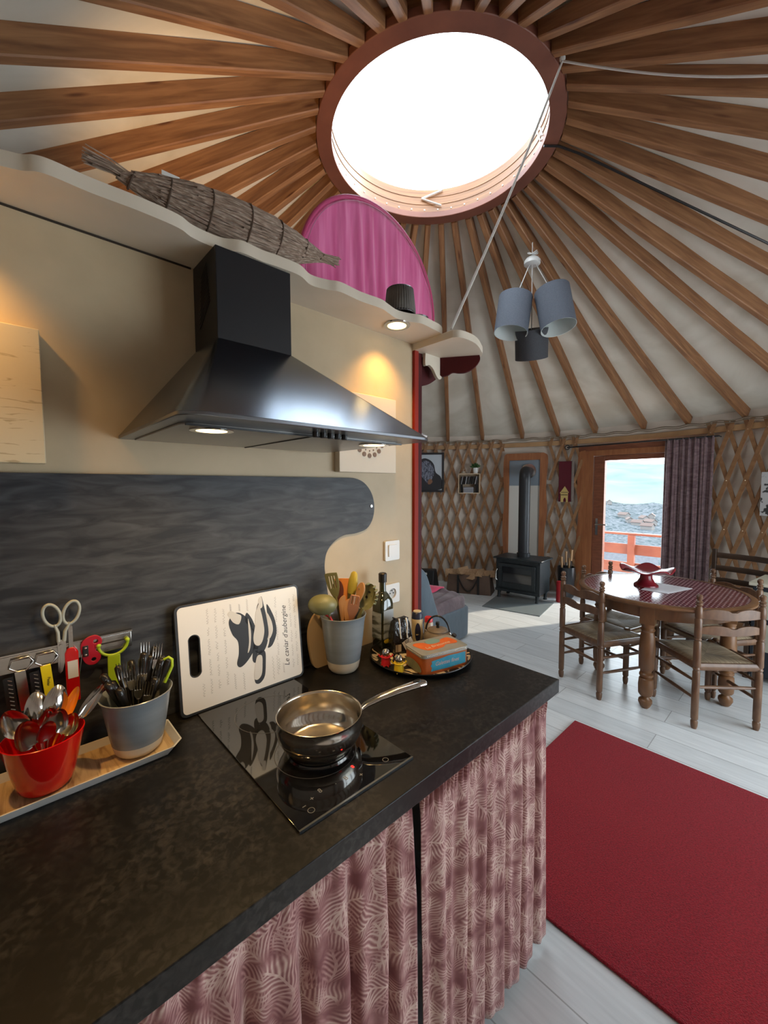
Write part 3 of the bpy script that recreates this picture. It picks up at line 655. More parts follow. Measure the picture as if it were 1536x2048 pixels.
for a in(184,94,274,4):
    p=TC+Vector((.40*math.cos(R(a)),.40*math.sin(R(a)),0)); mb=MB()
    mb.box(p+Vector((0,0,.655)),(.085,.085,.135),rz=R(a)); 
    mb.lathe([(.001,0),(.020,0),(.030,.012),(.042,.04),(.040,.058),(.024,.072),(.022,.08),(.036,.088),(.043,.10),(.046,.16),(.042,.205),(.030,.215),(.041,.225),(.041,.24),(.030,.25),(.033,.262),(.046,.28),(.049,.40),(.043,.50),(.036,.53),(.044,.545),(.036,.56),(.040,.575),(.042,.60)],p,24); mb.build('leg',tabM,tb_)
bw=thing('pedestal_bowl','dark red wavy rimmed pedestal bowl on the tiled table','bowl'); redg=M('red_glaze',(.20,.012,.022),(.27,.02,.03),rough=.22,scale=9)
c=Vector((3.56,.885,.753)); mb=MB(); mb.lathe([(.082,0),(.08,.012),(.058,.03),(.042,.06),(.040,.082),(.055,.098),(.001,.10)],c,32); mb.build('foot',redg,bw)
mb=MB()
def bf(u,v):
    a=u*2*PI; w=math.sin(5*a+.6); r=.03+v*(.145+.012*w); z=.092+.038*v**1.5*(1)+.016*v*v*w
    return c+Vector((r*math.cos(a),r*math.sin(a),z))
mb.grid(bf,90,12,cu=True); mb.lathe([(.001,.092),(.03,.092)],c,90,caps=False); mb.build('dish',redg,bw,solid=.008,smooth=80)
mb=MB(); q=[(3.40,.875),(3.40,.71),(3.70,.62),(3.73,.86)]; mb.prism(q,.002,Matrix.Translation((0,0,.7525)))
lf=solo('paper_leaflet',mb,M('paper',(.72,.74,.78),rough=.6),'white paper leaflet lying on the tiled table beside the bowl','paper',smooth=0)
# ---------------------------------------------------------------- chairs
rushM=M('rush_seat',(.20,.14,.08),(.46,.36,.24),rough=.75,scale=6,stretch=(22,1.2,1),dist=.3)
rushM2=M('rush_seat_b',(.16,.11,.065),(.36,.28,.18),rough=.75,scale=6,stretch=(1.2,22,1),dist=.3)
def make_chair():
    t=thing('dining_chair','','chair',loc=(0,0,0))
    post=[(.001,0),(.014,0),(.019,.02),(.020,.045),(.015,.055),(.020,.065),(.0205,.20),(.020,.36),(.016,.372),(.021,.382),(.016,.392),(.021,.402),(.0205,.55),(.016,.56),(.021,.568),(.016,.576),(.020,.586),(.0205,.69),(.016,.70),(.020,.708),(.019,.765),(.012,.775),(.020,.785),(.014,.795),(.020,.803),(.011,.812),(.017,.825),(.018,.838),(.010,.848),(.001,.85)]
    for s in(-1,1):
        mb=MB(); A=Matrix.Translation((-.19,s*.185,0))@Matrix.Shear('XY',4,(-.0,0)) if False else Matrix.Translation((-.19,s*.185,0))
        mb.lathe(post,(0,0,0),16,T=A); mb.build('back_leg',chM,t)
    fl=[(.001,0),(.013,0),(.018,.02),(.019,.045),(.014,.055),(.020,.065),(.021,.25),(.022,.36),(.016,.372),(.022,.382),(.023,.425),(.012,.435),(.001,.436)]
    for s in(-1,1):
        mb=MB(); mb.lathe(fl,(.20,s*.205,0),16); mb.build('front_leg',chM,t)
    # seat frame
    mb=MB()
    mb.tube([(-.19,-.185,.395),(-.19,.185,.395)],.016,8,flat=1.5); mb.tube([(.20,-.205,.395),(.20,.205,.395)],.016,8,flat=1.5)
    for s in(-1,1): mb.tube([(-.19,s*.185,.395),(.20,s*.205,.395)],.014,8,flat=1.6)
    mb.build('seat_frame',chM,t)
    cx=.0; cs=[(-.20,-.18),(.215,-.20),(.215,.20),(-.20,.18)]
    mb=MB(); mb2=MB()
    def tri(m_,a,b):
        # one woven quadrant, slightly pillowed
        n=8; vs=[];fs=[]
        for i in range(n+1):
            for j in range(n+1):
                u=i/n; v=j/n; e=(a[0]+(b[0]-a[0])*v,a[1]+(b[1]-a[1])*v); x=e[0]+(0-e[0])*u; y=e[1]+(0-e[1])*u
                vs.append((x,y,.418+.010*math.sin(PI*min(1,u*1.2))-.008*u-(.012 if u==0 else 0)))
        for i in range(n):
            for j in range(n): fs.append((i*(n+1)+j,i*(n+1)+j+1,(i+1)*(n+1)+j+1,(i+1)*(n+1)+j))
        m_.add(vs,fs)
    tri(mb,cs[0],cs[1]); tri(mb2,cs[1],cs[2]); tri(mb,cs[2],cs[3]); tri(mb2,cs[3],cs[0])
    mb.add([(x,y,.392) for x,y in cs],[(0,1,2,3)]); 
    for i in range(4): a=cs[i];b=cs[(i+1)%4]; mb.add([(a[0],a[1],.392),(b[0],b[1],.392),(b[0],b[1],.406),(a[0],a[1],.406)],[(0,1,2,3)])
    n0=len(mb.f); mb.cur=1; mb.mi=[0]*n0; mb.add(mb2.v,mb2.f); mb.mi[n0:]=[1]*len(mb2.f)
    mb.build('seat',[rushM,rushM2],t,smooth=50)
    # scalloped back rails, bowed backwards
    for z0,h0 in((.70,.062),(.605,.055)):
        mb=MB(); n=24; vs=[];fs=[]
        for i in range(n+1):
            u=i/n; y=-.178+.356*u; x=-.19-.028*math.sin(PI*u); tp=h0*(.62+.30*abs(math.sin(2*PI*u))**.7+.16*math.exp(-((u-.5)/.07)**2)*0); tp=h0*(.70+.30*abs(math.sin(2*PI*u)))
            if abs(u-.5)<.05: tp=h0*.70
            bt=-.006*math.sin(PI*u)
            vs+=[(x-.007,y,z0+bt),(x+.007,y,z0+bt),(x+.007,y,z0+tp),(x-.007,y,z0+tp)]
        for i in range(n):
            for j in range(4): fs.append((i*4+j,i*4+(j+1)%4,i*4+4+(j+1)%4,i*4+4+j))
        fs+=[(0,1,2,3),tuple(reversed(range(n*4,n*4+4)))]
        mb.add(vs,fs).build('back_rail',chM,t,bevel=.002)
    for p,q in (((-.19,-.185,.265),(-.19,.185,.265)),((.20,-.205,.285),(.20,.205,.285)),((-.19,-.185,.19),(.20,-.205,.19)),((-.19,.185,.19),(.20,.205,.19)),((-.19,-.185,.30),(.20,-.205,.30)),((-.19,.185,.30),(.20,.205,.30))):
        mb=MB(); p=Vector(p);q=Vector(q); mb.tube([p,p.lerp(q,.2),p.lerp(q,.5),p.lerp(q,.8),q],[.007,.010,.012,.010,.007],10); mb.build('stretcher',chM,t)
    return t
ch=make_chair()
def chair_pos(pL,pR):   # post feet, sitter's left / right seen facing the chair's front
    a=Vector((*pL,0));b=Vector((*pR,0)); mid=(a+b)/2; y=(a-b).normalized(); x=Vector((y.y,-y.x,0)); rz=math.atan2(x.y,x.x); return mid+x*.19,rz
loc,rz=chair_pos((3.19,1.36),(3.03,1.01)); ch.location=loc; ch.rotation_euler[2]=rz; ch['label']='rush seated wooden chair left of the table, nearest the rug with its back to the sofa side'
ch['label']='rush seated ladderback chair at the left front of the table, leftmost of the nearer two'; ch['group']='rush seated chairs round the table'
loc,rz=chair_pos((3.09,.49),(3.36,.207)); dup(ch,loc,rz,'rush seated ladderback chair at the right front of the table, closest to the viewer')
loc,rz=chair_pos((3.91,1.245),(3.54,1.34)); dup(ch,loc,rz,'rush seated ladderback chair behind the table, in front of the glazed door')
loc,rz=chair_pos((3.914,.273),(4.132,.561)); dup(ch,loc,rz,'rush seated ladderback chair on the far right of the table, beyond its tiled top')
# dark plain chair against the wall
t=thing('dark_chair','plain dark brown chair with square posts and curved back rails, against the right hand lattice','chair')
dkM=M('dark_wood',(.035,.018,.010),(.06,.032,.018),rough=.4,scale=5)
pa=Vector((4.72,.64,0)); pb=Vector((4.62,.25,0)); yy=(pb-pa).normalized(); xx=Vector((-yy.y,yy.x,0)); 
if xx.x<0: xx=-xx
for p in(pa,pb):
    mb=MB(); mb.box(p+Vector((0,0,.47)),(.032,.032,.94),rz=math.atan2(yy.y,yy.x)); mb.build('back_leg',dkM,t,bevel=.003)
for p in(pa,pb):
    mb=MB(); mb.box(p-xx*.40+Vector((0,0,.215)),(.032,.032,.43),rz=math.atan2(yy.y,yy.x)); mb.build('front_leg',dkM,t,bevel=.003)
for z in(.885,.77,.66):
    mb=MB(); mb.tube([pa+Vector((0,0,z)),pa.lerp(pb,.25)+xx*.022+Vector((0,0,z)),pa.lerp(pb,.5)+xx*.03+Vector((0,0,z)),pa.lerp(pb,.75)+xx*.022+Vector((0,0,z)),pb+Vector((0,0,z))],.026,8,flat=.35,up=xx); mb.build('back_rail',dkM,t)
mb=MB(); mb.box(pa.lerp(pb,.5)-xx*.2+Vector((0,0,.44)),(.42,.42,.025),rz=math.atan2(xx.y,xx.x)); mb.build('seat',dkM,t,bevel=.006)
cb=thing('side_cabinet','dark cabinet with a cream top and pale drawer front at the right edge','cabinet')
c0=Vector((4.42,.02,0)); mb=MB(); TCb=Matrix.Translation(c0)@Matrix.Rotation(R(-8),4,'Z')
mb.box((0,0,.39),(.50,.56,.70),T=TCb); mb.box((-.22,.25,.02),(.04,.04,.06),T=TCb); mb.build('carcass',M('cab_dark',(.020,.028,.040),rough=.4),cb,bevel=.004)
mb=MB(); mb.box((0,0,.757),(.54,.60,.028),T=TCb); mb.build('top',M('cab_top',(.62,.60,.48),rough=.35),cb,bevel=.004)
for z in(.60,.35):
    mb=MB(); mb.box((-.255,0.01,z),(.015,.44,.21),T=TCb); d=mb.build('drawer',M('cab_drawer%d'%int(z*100),(.48,.47,.38),rough=.4),cb,bevel=.003)
    mb=MB(); mb.sphere(TCb@Vector((-.275,0.01,z)),.014,10); mb.build('knob',blackM,d)
# ---------------------------------------------------------------- sofa
sf=thing('sofa','grey blue upholstered low sofa with a plum seat and pink throw, beyond the partition end','sofa')
blueM=M('sofa_blue',(.065,.095,.12),(.115,.155,.19),rough=.85,scale=5,bump=.35,bscale=14,stretch=(1,1,.5),sheen=.3)
plum2=M('sofa_plum',(.10,.06,.07),(.19,.13,.14),rough=.85,scale=5,bump=.9,bscale=13,stretch=(1,.45,1),sheen=.3)
# seat block: corner nearest viewer (3.49,2.42), far corner (4.07,2.80)
ax=Vector((.995,.10,0)).normalized(); ay=Vector((-ax.y,ax.x,0)); TSf=Matrix((ax,ay,Vector((0,0,1)))).transposed().to_4x4(); TSf.translation=Vector((2.63,2.30,0))
def soft(c,d,k,fold=0,seed=0,n=16,T=TSf,tilt=0,fx=5,fy=5):
    m_=MB(); m_.rbox((0,0,0),d,k=k,n=n); A_=Matrix.Translation(c)@Matrix.Rotation(R(tilt),4,'Y')
    out=MB(); vs=[]
    for v in m_.v:
        q=mnoise.noise(Vector((v.x*fx,v.y*fy,v.z*3+seed)))*fold; vs.append(A_@(v+Vector((q*.5,q*.5,q))))
    out.add(vs,m_.f,T); return out
soft((.36,.86,.17),(.84,1.74,.33),9,.012,1).build('base',blueM,sf,smooth=80)
soft((.37,.86,.34),(.84,1.72,.20),4,.035,5,n=26,fx=5,fy=16).build('seat_cushion',plum2,sf,smooth=80,label='plum coloured wrinkled seat cushion')
soft((.07,.86,.42),(.24,1.74,.80),5,.03,3,tilt=-24).build('backrest',blueM,sf,smooth=80)
mb=MB()
def thr(u,v): return TSf@Vector((.30+.44*u,.28+.55*v,.455+.016*math.sin(u*9+v*3)*.5+.010*mnoise.noise(Vector((u*4,v*4,1)))+.08*max(0,.15-u)/.15))
mb.grid(thr,18,14)
solo('pink_throw',mb,M('throw_pink',(.70,.05,.13),rough=.9,sheen=.3),'bright pink cloth lying on the plum sofa seat','throw',solid=.012,smooth=80)
# ---------------------------------------------------------------- pendant lamp
pl=thing('pendant_lamp','cluster pendant lamp with three grey fabric cylinder shades hanging from a rafter','lamp')
pc_=Vector((3.299,1.722,3.365)); gshade=M('shade_grey',(.105,.12,.15),(.13,.145,.18),rough=.85,scale=120,detail=2)
shaded_grey=M('shade_grey_shaded',(.05,.052,.06),(.065,.067,.075),rough=.85,scale=120,detail=2)  # third lamp shade: same grey, darkened in the colour to stand for shadow
inM=M('shade_lining',(.62,.66,.64),rough=.6)
mb=MB(); mb.lathe([(.001,0),(.055,0),(.065,.006),(.065,.03),(.05,.05),(.02,.058),(.001,.058)],pc_+Vector((0,0,-.02)),28); mb.build('canopy',whiteM,pl)
mb=MB(); 
for k in range(3): mb.tube([pc_+Vector((.035*math.cos(q+k)+.01*k,.035*math.sin(q*1.0+k),.075+.02*math.sin(q*1.4+k))) for q in[i*.5 for i in range(13)]],.005,6)
mb.tube([pc_+Vector((0,0,.03)),pc_+Vector((0,.0,.16))],.004,6); mb.build('cable_coil',whiteM,pl)
vd=Vector((pc_.x,pc_.y,0)).normalized(); vr=Vector((vd.y,-vd.x,0))   # away from / across the view of the room centre
for k,(dx,dd,top,tx,td,h) in enumerate(((-.125,-.02,3.095,.07,-.08,.31),(.155,.0,3.115,-.11,-.08,.33),(.005,.10,2.86,-.01,.24,.24))):
    # top centre of the shade and its tilted axis
    tpnt=Vector((pc_.x,pc_.y,0))+vr*dx+vd*dd; tpnt.z=top
    axv=Vector((0,0,-1))+vr*(-tx*1.6)+vd*(-.0+td*1.8); axv.normalize(); r_=.137
    mb=MB(); mb.lathe([(.02,.004),(r_-.002,.0),(r_,.0),(r_,h)],tpnt,36,ax=axv,caps=False); sh=mb.build('shade',shaded_grey if k==2 else gshade,pl)
    mb=MB(); mb.lathe([(.018,.008),(r_-.004,.006),(r_-.004,h-.001),(r_,h)],tpnt,36,ax=axv,caps=False); mb.build('lining',inM,sh,label='pale grey green inner lining')
    mb=MB(); s_=tpnt+axv*.03; mb.cyl(s_,s_+axv*.07,.016); mb.sphere(s_+axv*.10,.028,12); mb.build('bulb',whiteM,sh)
    mb=MB(); mb.tube([pc_+vr*(dx*.12),tpnt+axv*.01],.0042,6); mb.build('cord',whiteM,pl)
# ---------------------------------------------------------------- skylight ropes
ropeM=M('white_cord',(.60,.58,.54),rough=.7)
k0=Vector((2.20,1.004,3.69)); mb=MB(); e=Vector((1.29,1.00,2.118))
mb.tube([k0.lerp(e,i/12)+Vector((0,0,-.03*math.sin(PI*i/12))) for i in range(13)],.0055,6); mb.tube([k0,k0+Vector((.0,.0,.03))],.004,6)
solo('skylight_cord',mb,ropeM,'white cord running from the skylight down to the shelf end','cord')
mb=MB(); k1=Vector((2.55,-.004,3.165)); mb.tube([k0.lerp(k1,i/14)+Vector((0,0,-.045*math.sin(PI*i/14))) for i in range(15)],.005,6); mb.sphere(k0+Vector((0,0,.012)),.016,8)
solo('skylight_cord',mb,ropeM,'white cord sagging to the right below the rafters from the crown ring','cord')
mb=MB(); pts=[pol(-46,.685,3.70),pol(-46,.78,3.695)]+[pol(-47.2,r,zroof(r)-.012) for r in(.9,1.3,1.9,2.5,3.1)]; mb.tube(pts,.007,6)
solo('black_cable',mb,blackM,'thin black cable clipped along a rafter right of the skylight','cable')
# ================================================================ kitchen side
WY=1.19; CT=.90
mb=MB(); mb.bb(-1.15,1.277,WY,WY+.05,0,2.106); struct('wall_kitchen',mb,creamM,smooth=0)
mb=MB(); mb.bb(-1.15,1.27,WY+.05,WY+.06,0,2.10); struct('wall_back',mb,creamM,smooth=0)
mb=MB(); mb.bb(1.278,1.303,WY-.012,WY+.06,0,2.106); mb2=MB(); mb2.bb(1.303,1.338,WY+.0,WY+.075,0,2.106)
pt=thing('partition_post','dark red painted post closing the end of the kitchen partition','post'); mb.build('front_strip',redorangeM,pt,bevel=.002); mb2.build('inner_post',darkredM,pt,bevel=.003)
# shelf with wavy edge
shM=M('shelf_cream',(.60,.54,.43),(.67,.60,.49),rough=.5,scale=6)
edge=[(1.318,1.075),(1.295,1.047),(1.26,1.031),(1.216,1.026),(1.142,1.021),(1.097,1.039),(1.045,1.049),(.99,1.036),(.948,1.026),(.867,1.032),(.781,1.026),(.742,1.042),(.69,1.050),(.639,1.026),(.578,1.025),(.529,1.030),(.47,1.027),(.425,1.050),(.361,1.047),(.321,1.029),(.239,1.025),(.159,1.029),(.098,1.026),(.072,1.032),(.044,1.051),(-.03,1.06),(-.2,1.0),(-.4,1.04),(-.6,1.0),(-.85,1.04),(-1.15,1.03)]
poly=smoothpoly([(x,y) for x,y in edge],5,False)+[(-1.15,1.39),(1.318,1.39)]
mb=MB(); mb.prism(poly,.030,Matrix.Translation((0,0,2.106))); solo('wavy_shelf',mb,shM,'long cream shelf with a wavy front edge along the top of the kitchen wall','shelf',bevel=.006,seg=3,smooth=50)
poly=smoothpoly([(1.277,.985),(1.30,.962),(1.36,.957),(1.42,.968),(1.49,.997),(1.54,1.025),(1.575,1.08),(1.585,1.20)],5,False)+[(1.58,1.39),(1.277,1.39)]
e2=thing('end_shelf','small cream corner shelf on scrolled brackets beyond the partition post','shelf')
mb=MB(); mb.prism(poly,.028,Matrix.Translation((0,0,2.079))); mb.build('shelf_board',shM,e2,bevel=.006,seg=3,smooth=50)
pr=smoothpoly([(1.338,2.098),(1.338,1.985),(1.36,1.965),(1.40,1.955),(1.44,1.975),(1.49,2.0),(1.53,2.01),(1.58,1.995),(1.62,1.985),(1.65,2.0),(1.675,2.04),(1.66,2.085),(1.64,2.10)],4,False)
T=frame((0,1.20,0),(1,0,0),(0,0,1))
pr2=smoothpoly([(1.40,2.098),(1.385,2.0),(1.40,1.97),(1.45,1.985),(1.50,2.02),(1.56,2.028),(1.62,2.02),(1.67,2.03),(1.70,2.06),(1.70,2.10)],4,False)
# red scrolled bracket under the shelf, running outwards
pr3=[(.0,0),(.0,-.13),(.05,-.145),(.10,-.125),(.145,-.10),(.18,-.085),(.215,-.10),(.25,-.098),(.285,-.06),(.295,-.03),(.29,0)]
A0=Vector((1.448,1.182,2.079)); dA=Vector((.56,-.83,0)).normalized()
mb=MB(); mb.prism(smoothpoly([(0,0),(0,-.072),(.03,-.078),(.055,-.066),(.085,-.070),(.115,-.068),(.15,-.05),(.172,-.02),(.17,0)],5,False),.016,frame(A0,dA,(0,0,1))); mb.build('red_bracket',darkredM,e2,smooth=40,label='dark red scrolled bracket')
mb=MB(); mb.prism(smoothpoly([(1.340,2.079),(1.340,1.975),(1.37,1.958),(1.41,1.968),(1.45,1.99),(1.48,2.012),(1.49,2.03)],5,False)+[(1.49,2.079)],.016,frame((0,1.235,0),(1,0,0),(0,0,1))); mb.build('red_bracket',darkredM,e2,smooth=40,label='dark red scrolled bracket')
mb=MB(); mb.prism(smoothpoly([(1.339,2.079),(1.339,2.030),(1.365,2.034),(1.39,2.022),(1.41,1.998),(1.43,1.985),(1.447,1.992)],5,False)+[(1.447,2.079)],.014,frame((0,1.186,0),(1,0,0),(0,0,1))); mb.build('cream_bracket',shM,e2,smooth=40)
mb=MB(); mb.lathe([(.001,0),(.05,0),(.055,.006),(.03,.02),(.01,.03),(.001,.03)],(1.44,1.32,1.745),24); mb.box((1.385,1.31,1.76),(.10,.02,.01))
solo('round_wall_light',mb,whiteM,'small flat white round light behind the partition post','light')
mb=MB(); mb.bb(-1.15,.40,WY-.002,WY-.0002,2.101,2.1058); struct('shade_strip',mb,M('shadow_gap',(.03,.02,.012),rough=.9),smooth=0)  # dark strip standing in for the shade between wall and shelf
# recessed spots
def spot(x,y,z,label,group,en=16,r=.035,ang=75,nm='recessed_spotlight'):
    t=thing(nm,label,'light',group=group)
    mb=MB(); mb.lathe([(r+.013,-.004),(r+.014,0),(r,0),(r,-.004),(r+.013,-.004)],(x,y,z),28,caps=False); mb.build('trim_ring',chromeM,t)
    mb=MB(); mb.lathe([(.001,-.001),(r,-.001),(r,-.0005),(.001,-.0005)],(x,y,z),24,caps=False); mb.build('lens',M('lit_lens',(1,.8,.5),rough=.4,emit=((1.0,.66,.26),6)),t)
    light('spot_lamp','SPOT',(x,y,z-.008),en,(1.0,.52,.13),(0,0.16,-1),spot_size=R(ang*2),spot_blend=1,shadow_soft_size=.02)
spot(1.084,1.088,2.105,'lit round recessed spotlight under the shelf right of the hood','',12,ang=52)
spot(-.13,1.088,2.105,'lit round recessed spotlight under the left part of the shelf','',18,ang=55)
# ---------------------------------------------------------------- hood
hd=thing('cooker_hood','black pyramid cooker hood with lit underside on the kitchen wall','hood')
z0=1.634
def roundrect_front(x0,x1,y0,y1,r,n=6):
    o=[(x1,y1),(x0,y1)]
    for i in range(n+1): t=R(180+90*i/n); o.append((x0+r+r*math.cos(t),y0+r+r*math.sin(t)))
    for i in range(n+1): t=R(270+90*i/n); o.append((x1-r+r*math.cos(t),y0+r+r*math.sin(t)))
    return o
ob=roundrect_front(.216,.842,.706,WY-.001,.04); ot=roundrect_front(.404,.612,1.03,WY-.001,.006)
mb=MB(); n=len(ob)
vs=[(x,y,z0+.007) for x,y in ob]+[(x,y,1.882) for x,y in ot]
mb.add(vs,[(i,(i+1)%n,n+(i+1)%n,n+i) for i in range(n)]); mb.build('canopy',hoodM,hd,smooth=30)
mb=MB(); mb.prism(ob,.008,Matrix.Translation((0,0,z0))); mb.build('rim',M('hood_rim',(.20,.21,.23),rough=.28,metal=.9),hd,bevel=.002,smooth=30)
mb=MB(); mb.bb(.405,.611,1.031,WY-.001,1.878,2.104)
ch_=mb.build('chimney',chimM,hd,bevel=.002)
mb=MB()
for k in range(12): mb.box((.4045,1.11,1.96+k*.010),(.002,.09-.004*k,.0035),rot=Matrix.Rotation(R(-35),4,'X'))
mb.build('vent_slots',blackM,ch_)
mb=MB(); mb.prism(roundrect_front(.245,.812,.80,WY-.03,.02),.003,Matrix.Translation((0,0,z0-.0035)))
mb.build('filter_panel',M('hood_filter',(.32,.30,.28),(.40,.38,.35),rough=.32,metal=.9,scale=60,stretch=(1,30,1)),hd,smooth=0)
mb=MB(); mb.bb(.525,.529,.80,WY-.03,z0-.0055,z0-.003); mb.bb(.25,.81,.795,.80,z0-.006,z0-.002); mb.build('filter_seam',blackM,hd)
for k in range(5):
    mb=MB(); mb.lathe([(.007,0),(.007,.010),(.0055,.012),(.001,.012)],(.505+.0195*k,.758,z0+.0),14,ax=(0,0,-1)); mb.build('button',blackM,hd)
for x in(.315,.752):
    mb=MB(); mb.lathe([(.030,0),(.042,0),(.042,-.004),(.030,-.004),(.030,0)],(x,.845,z0-.003),24,caps=False); lr=mb.build('lamp_ring',chromeM,hd)
    mb=MB(); mb.lathe([(.001,-.0045),(.030,-.0045)],(x,.845,z0),20,caps=False); mb.build('lamp_lens',M('hood_lens',(1,.8,.5),emit=((1,.72,.34),8)),lr)
    light('hood_lamp','SPOT',(x,.845,z0-.014),8,(1.0,.66,.30),(0,.06,-1),spot_size=R(150),spot_blend=.8,shadow_soft_size=.02)
# ---------------------------------------------------------------- splashback
splM=M('splash_laminate',(.018,.019,.022),(.062,.065,.070),rough=.5,scale=7,stretch=(1.3,1,6),detail=14,dist=.8,lo=.36,hi=.72,spec=.35,bump=.04,bscale=60)
sp=[(.90,1.547),(.955,1.545),(1.00,1.528),(1.035,1.49),(1.049,1.44),(1.04,1.39),(1.01,1.355),(.96,1.342),(.90,1.338),(.855,1.318),(.825,1.285),(.815,1.24),(.82,1.19),(.83,1.12)]
poly=[(-1.15,.901),(-1.15,1.547)]+smoothpoly(sp,5,False)+[(.83,.901)]
mb=MB(); mb.prism(poly,.012,frame((0,WY-.0005,0),(1,0,0),(0,0,1))); solo('splashback',mb,splM,'dark grey laminate splashback with a scrolled right end behind the worktop','splashback',smooth=40,bevel=.0015)
mb=MB(); mb.cyl((1.032,WY-.013,1.44),(1.032,WY-.016,1.44),.005); solo('splashback_screw',mb,chromeM,'small shiny screw in the rounded end of the splashback','screw')
# wall tiles
crM=M('crackle_paint',(.60,.50,.32),(.42,.33,.19),rough=.5,scale=7,stretch=(2.5,1,20),lo=.60,hi=.66,dist=.8,detail=6)
mb=MB(); mb.bb(-.205,.074,WY-.028,WY-.001,1.567,1.854); solo('wall_plaque',mb,crM,'cream crackle painted square plaque at the left edge of the wall','plaque',bevel=.002)
tp_=thing('wall_plaque','smooth cream square plaque with a beaded motif, right of the cooker hood','plaque')
mb=MB(); mb.bb(.872,1.152,WY-.028,WY-.001,1.567,1.854); mb.build('board',M('plaque_cream',(.64,.57,.45),rough=.5),tp_,bevel=.002)
mb=MB()
for k in range(7):
    a=R(-155+k*21.7); mb.lathe([(.009,0),(.009,.001)],(1.012+.07*math.cos(a),WY-.0285,1.70+.07*math.sin(a)),12,ax=(0,-1,0))
    mb.lathe([(.003,0),(.003,.001)],(1.012+.052*math.cos(a),WY-.0285,1.70+.052*math.sin(a)),8,ax=(0,-1,0))
mb.build('bead_motif',M('motif',(.17,.09,.04),rough=.5),tp_)
# switch and socket
sw=thing('light_switch','white square light switch on the wall above the socket','switch')
mb=MB(); mb.prism(rrect(1.110,1.190,1.215,1.295,.006),.009,frame((0,WY-.0005,0),(1,0,0),(0,0,1))); mb.build('plate',whiteM,sw,bevel=.002)
mb=MB(); mb.prism(rrect(1.126,1.174,1.231,1.279,.003),.012,frame((0,WY-.0025,0),(1,0,0),(0,0,1))); mb.build('rocker',whiteM,sw,bevel=.0015)
so=thing('wall_socket','white round hole wall socket under the light switch','socket')
hole=[(1.150+.021*math.cos(R(a)),1.078+.021*math.sin(R(a))) for a in range(0,360,12)]
mb=MB(); mb.prism(rrect(1.110,1.190,1.038,1.118,.006),.009,frame((0,WY-.0005,0),(1,0,0),(0,0,1)),holes=[hole]); mb.build('plate',whiteM,so,bevel=.001)
mb=MB(); mb.lathe([(.0215,0),(.001,0)],(1.150,WY-.003,1.078),24,ax=(0,-1,0),caps=False); mb.build('well',M('socket_well',(.5,.5,.48),rough=.5),so)
mb=MB()
for x in(1.141,1.159): mb.cyl((x,WY-.003,1.078),(x,WY-.0045,1.078),.003)
mb.build('pin_holes',blackM,so); mb=MB(); mb.cyl((1.150,WY-.003,1.089),(1.150,WY-.014,1.089),.0025); mb.build('earth_pin',chromeM,so)
# ---------------------------------------------------------------- worktop, cooktop, curtains
def speckle(m,col):
    # pale grain that comes and goes in cloudy patches
    N=m.node_tree.nodes;L=m.node_tree.links;b=N['Principled BSDF'];mp=N['Mapping']
    def nz(s,lo,hi,det):
        n=N.new('ShaderNodeTexNoise'); n.inputs['Scale'].default_value=s; n.inputs['Detail'].default_value=det; n.inputs['Distortion'].default_value=.6; L.new(mp.outputs[0],n.inputs['Vector'])
        r=N.new('ShaderNodeMapRange'); r.inputs[1].default_value=lo; r.inputs[2].default_value=hi; L.new(n.outputs['Fac'],r.inputs[0]); return r.outputs[0]
    mu=N.new('ShaderNodeMath'); mu.operation='MULTIPLY'; L.new(nz(75,.42,.68,10),mu.inputs[0]); L.new(nz(7,.36,.62,5),mu.inputs[1])
    L.new(rgbmix(N,L,mu.outputs[0],(.0055,.0055,.006),col),b.inputs['Base Color']); return m
wtM=M('worktop_laminate',(.006,.006,.007),(.036,.035,.036),rough=.40,scale=20,detail=4,spec=.26)
mb=MB(); mb.bb(-1.15,1.272,.545,WY-.001,.856,CT); wt=solo('worktop',mb,wtM,'long black mottled laminate kitchen worktop','worktop',bevel=.002)
speckle(wtM,(.036,.034,.033))
cbn=thing('base_cabinet','white base unit carrying the worktop behind the patterned curtains','cabinet')
unitM=M('unit_white',(.5,.49,.46),rough=.5)
for xa,ya in((-1.1,.62),(1.20,.64),(.35,.66)): mb=MB(); mb.bb(xa,xa+.02,ya,1.17,0,.855); mb.build('side_panel',unitM,cbn)
mb=MB(); mb.bb(-1.08,1.20,1.14,1.15,0,.855); mb.build('back_panel',M('unit_back',(.30,.29,.27),rough=.6),cbn)
mb=MB(); mb.bb(-1.08,1.20,.60,.612,.80,.855); mb.build('front_rail',M('unit_rail',(.3,.29,.27),rough=.5),cbn)
ck=thing('induction_hob','glossy black glass induction hob set in the worktop','hob')
hobM=M('hob_glass',(.004,.004,.005),rough=.035,spec=.75,coat=.3)
mb=MB(); mb.bb(.358,.652,.608,1.128,CT,CT+.005); mb.build('glass_plate',hobM,ck,bevel=.001)
mb=MB(); mb.bb(.358,.652,.604,.608,CT,CT+.0055); mb.build('front_trim',M('hob_trim',(.25,.27,.29),rough=.25,metal=.9),ck)
mb=MB(); zt=CT+.0052
for cx,cy in((.505,.775),(.505,.99)): mb.lathe([(.092,0),(.0935,0)],(cx,cy,zt),64,caps=False)
gl=M('hob_marks',(.20,.20,.20),rough=.4)
mb.build('zone_rings',M('zone_marks',(.06,.06,.06),rough=.3),ck)
mb=MB()
for i,(x,y,ch2) in enumerate(((.395,.648,'\u2212'),(.417,.655,'+'),(.44,.662,'8'),(.50,.655,'B'),(.53,.64,'+'),(.475,.66,'.'))):
    q=text(ch2,.016,Matrix.Translation((x,y,zt))@Matrix.Rotation(0,4,'Z'),.0001); mb.add(q.v,q.f)
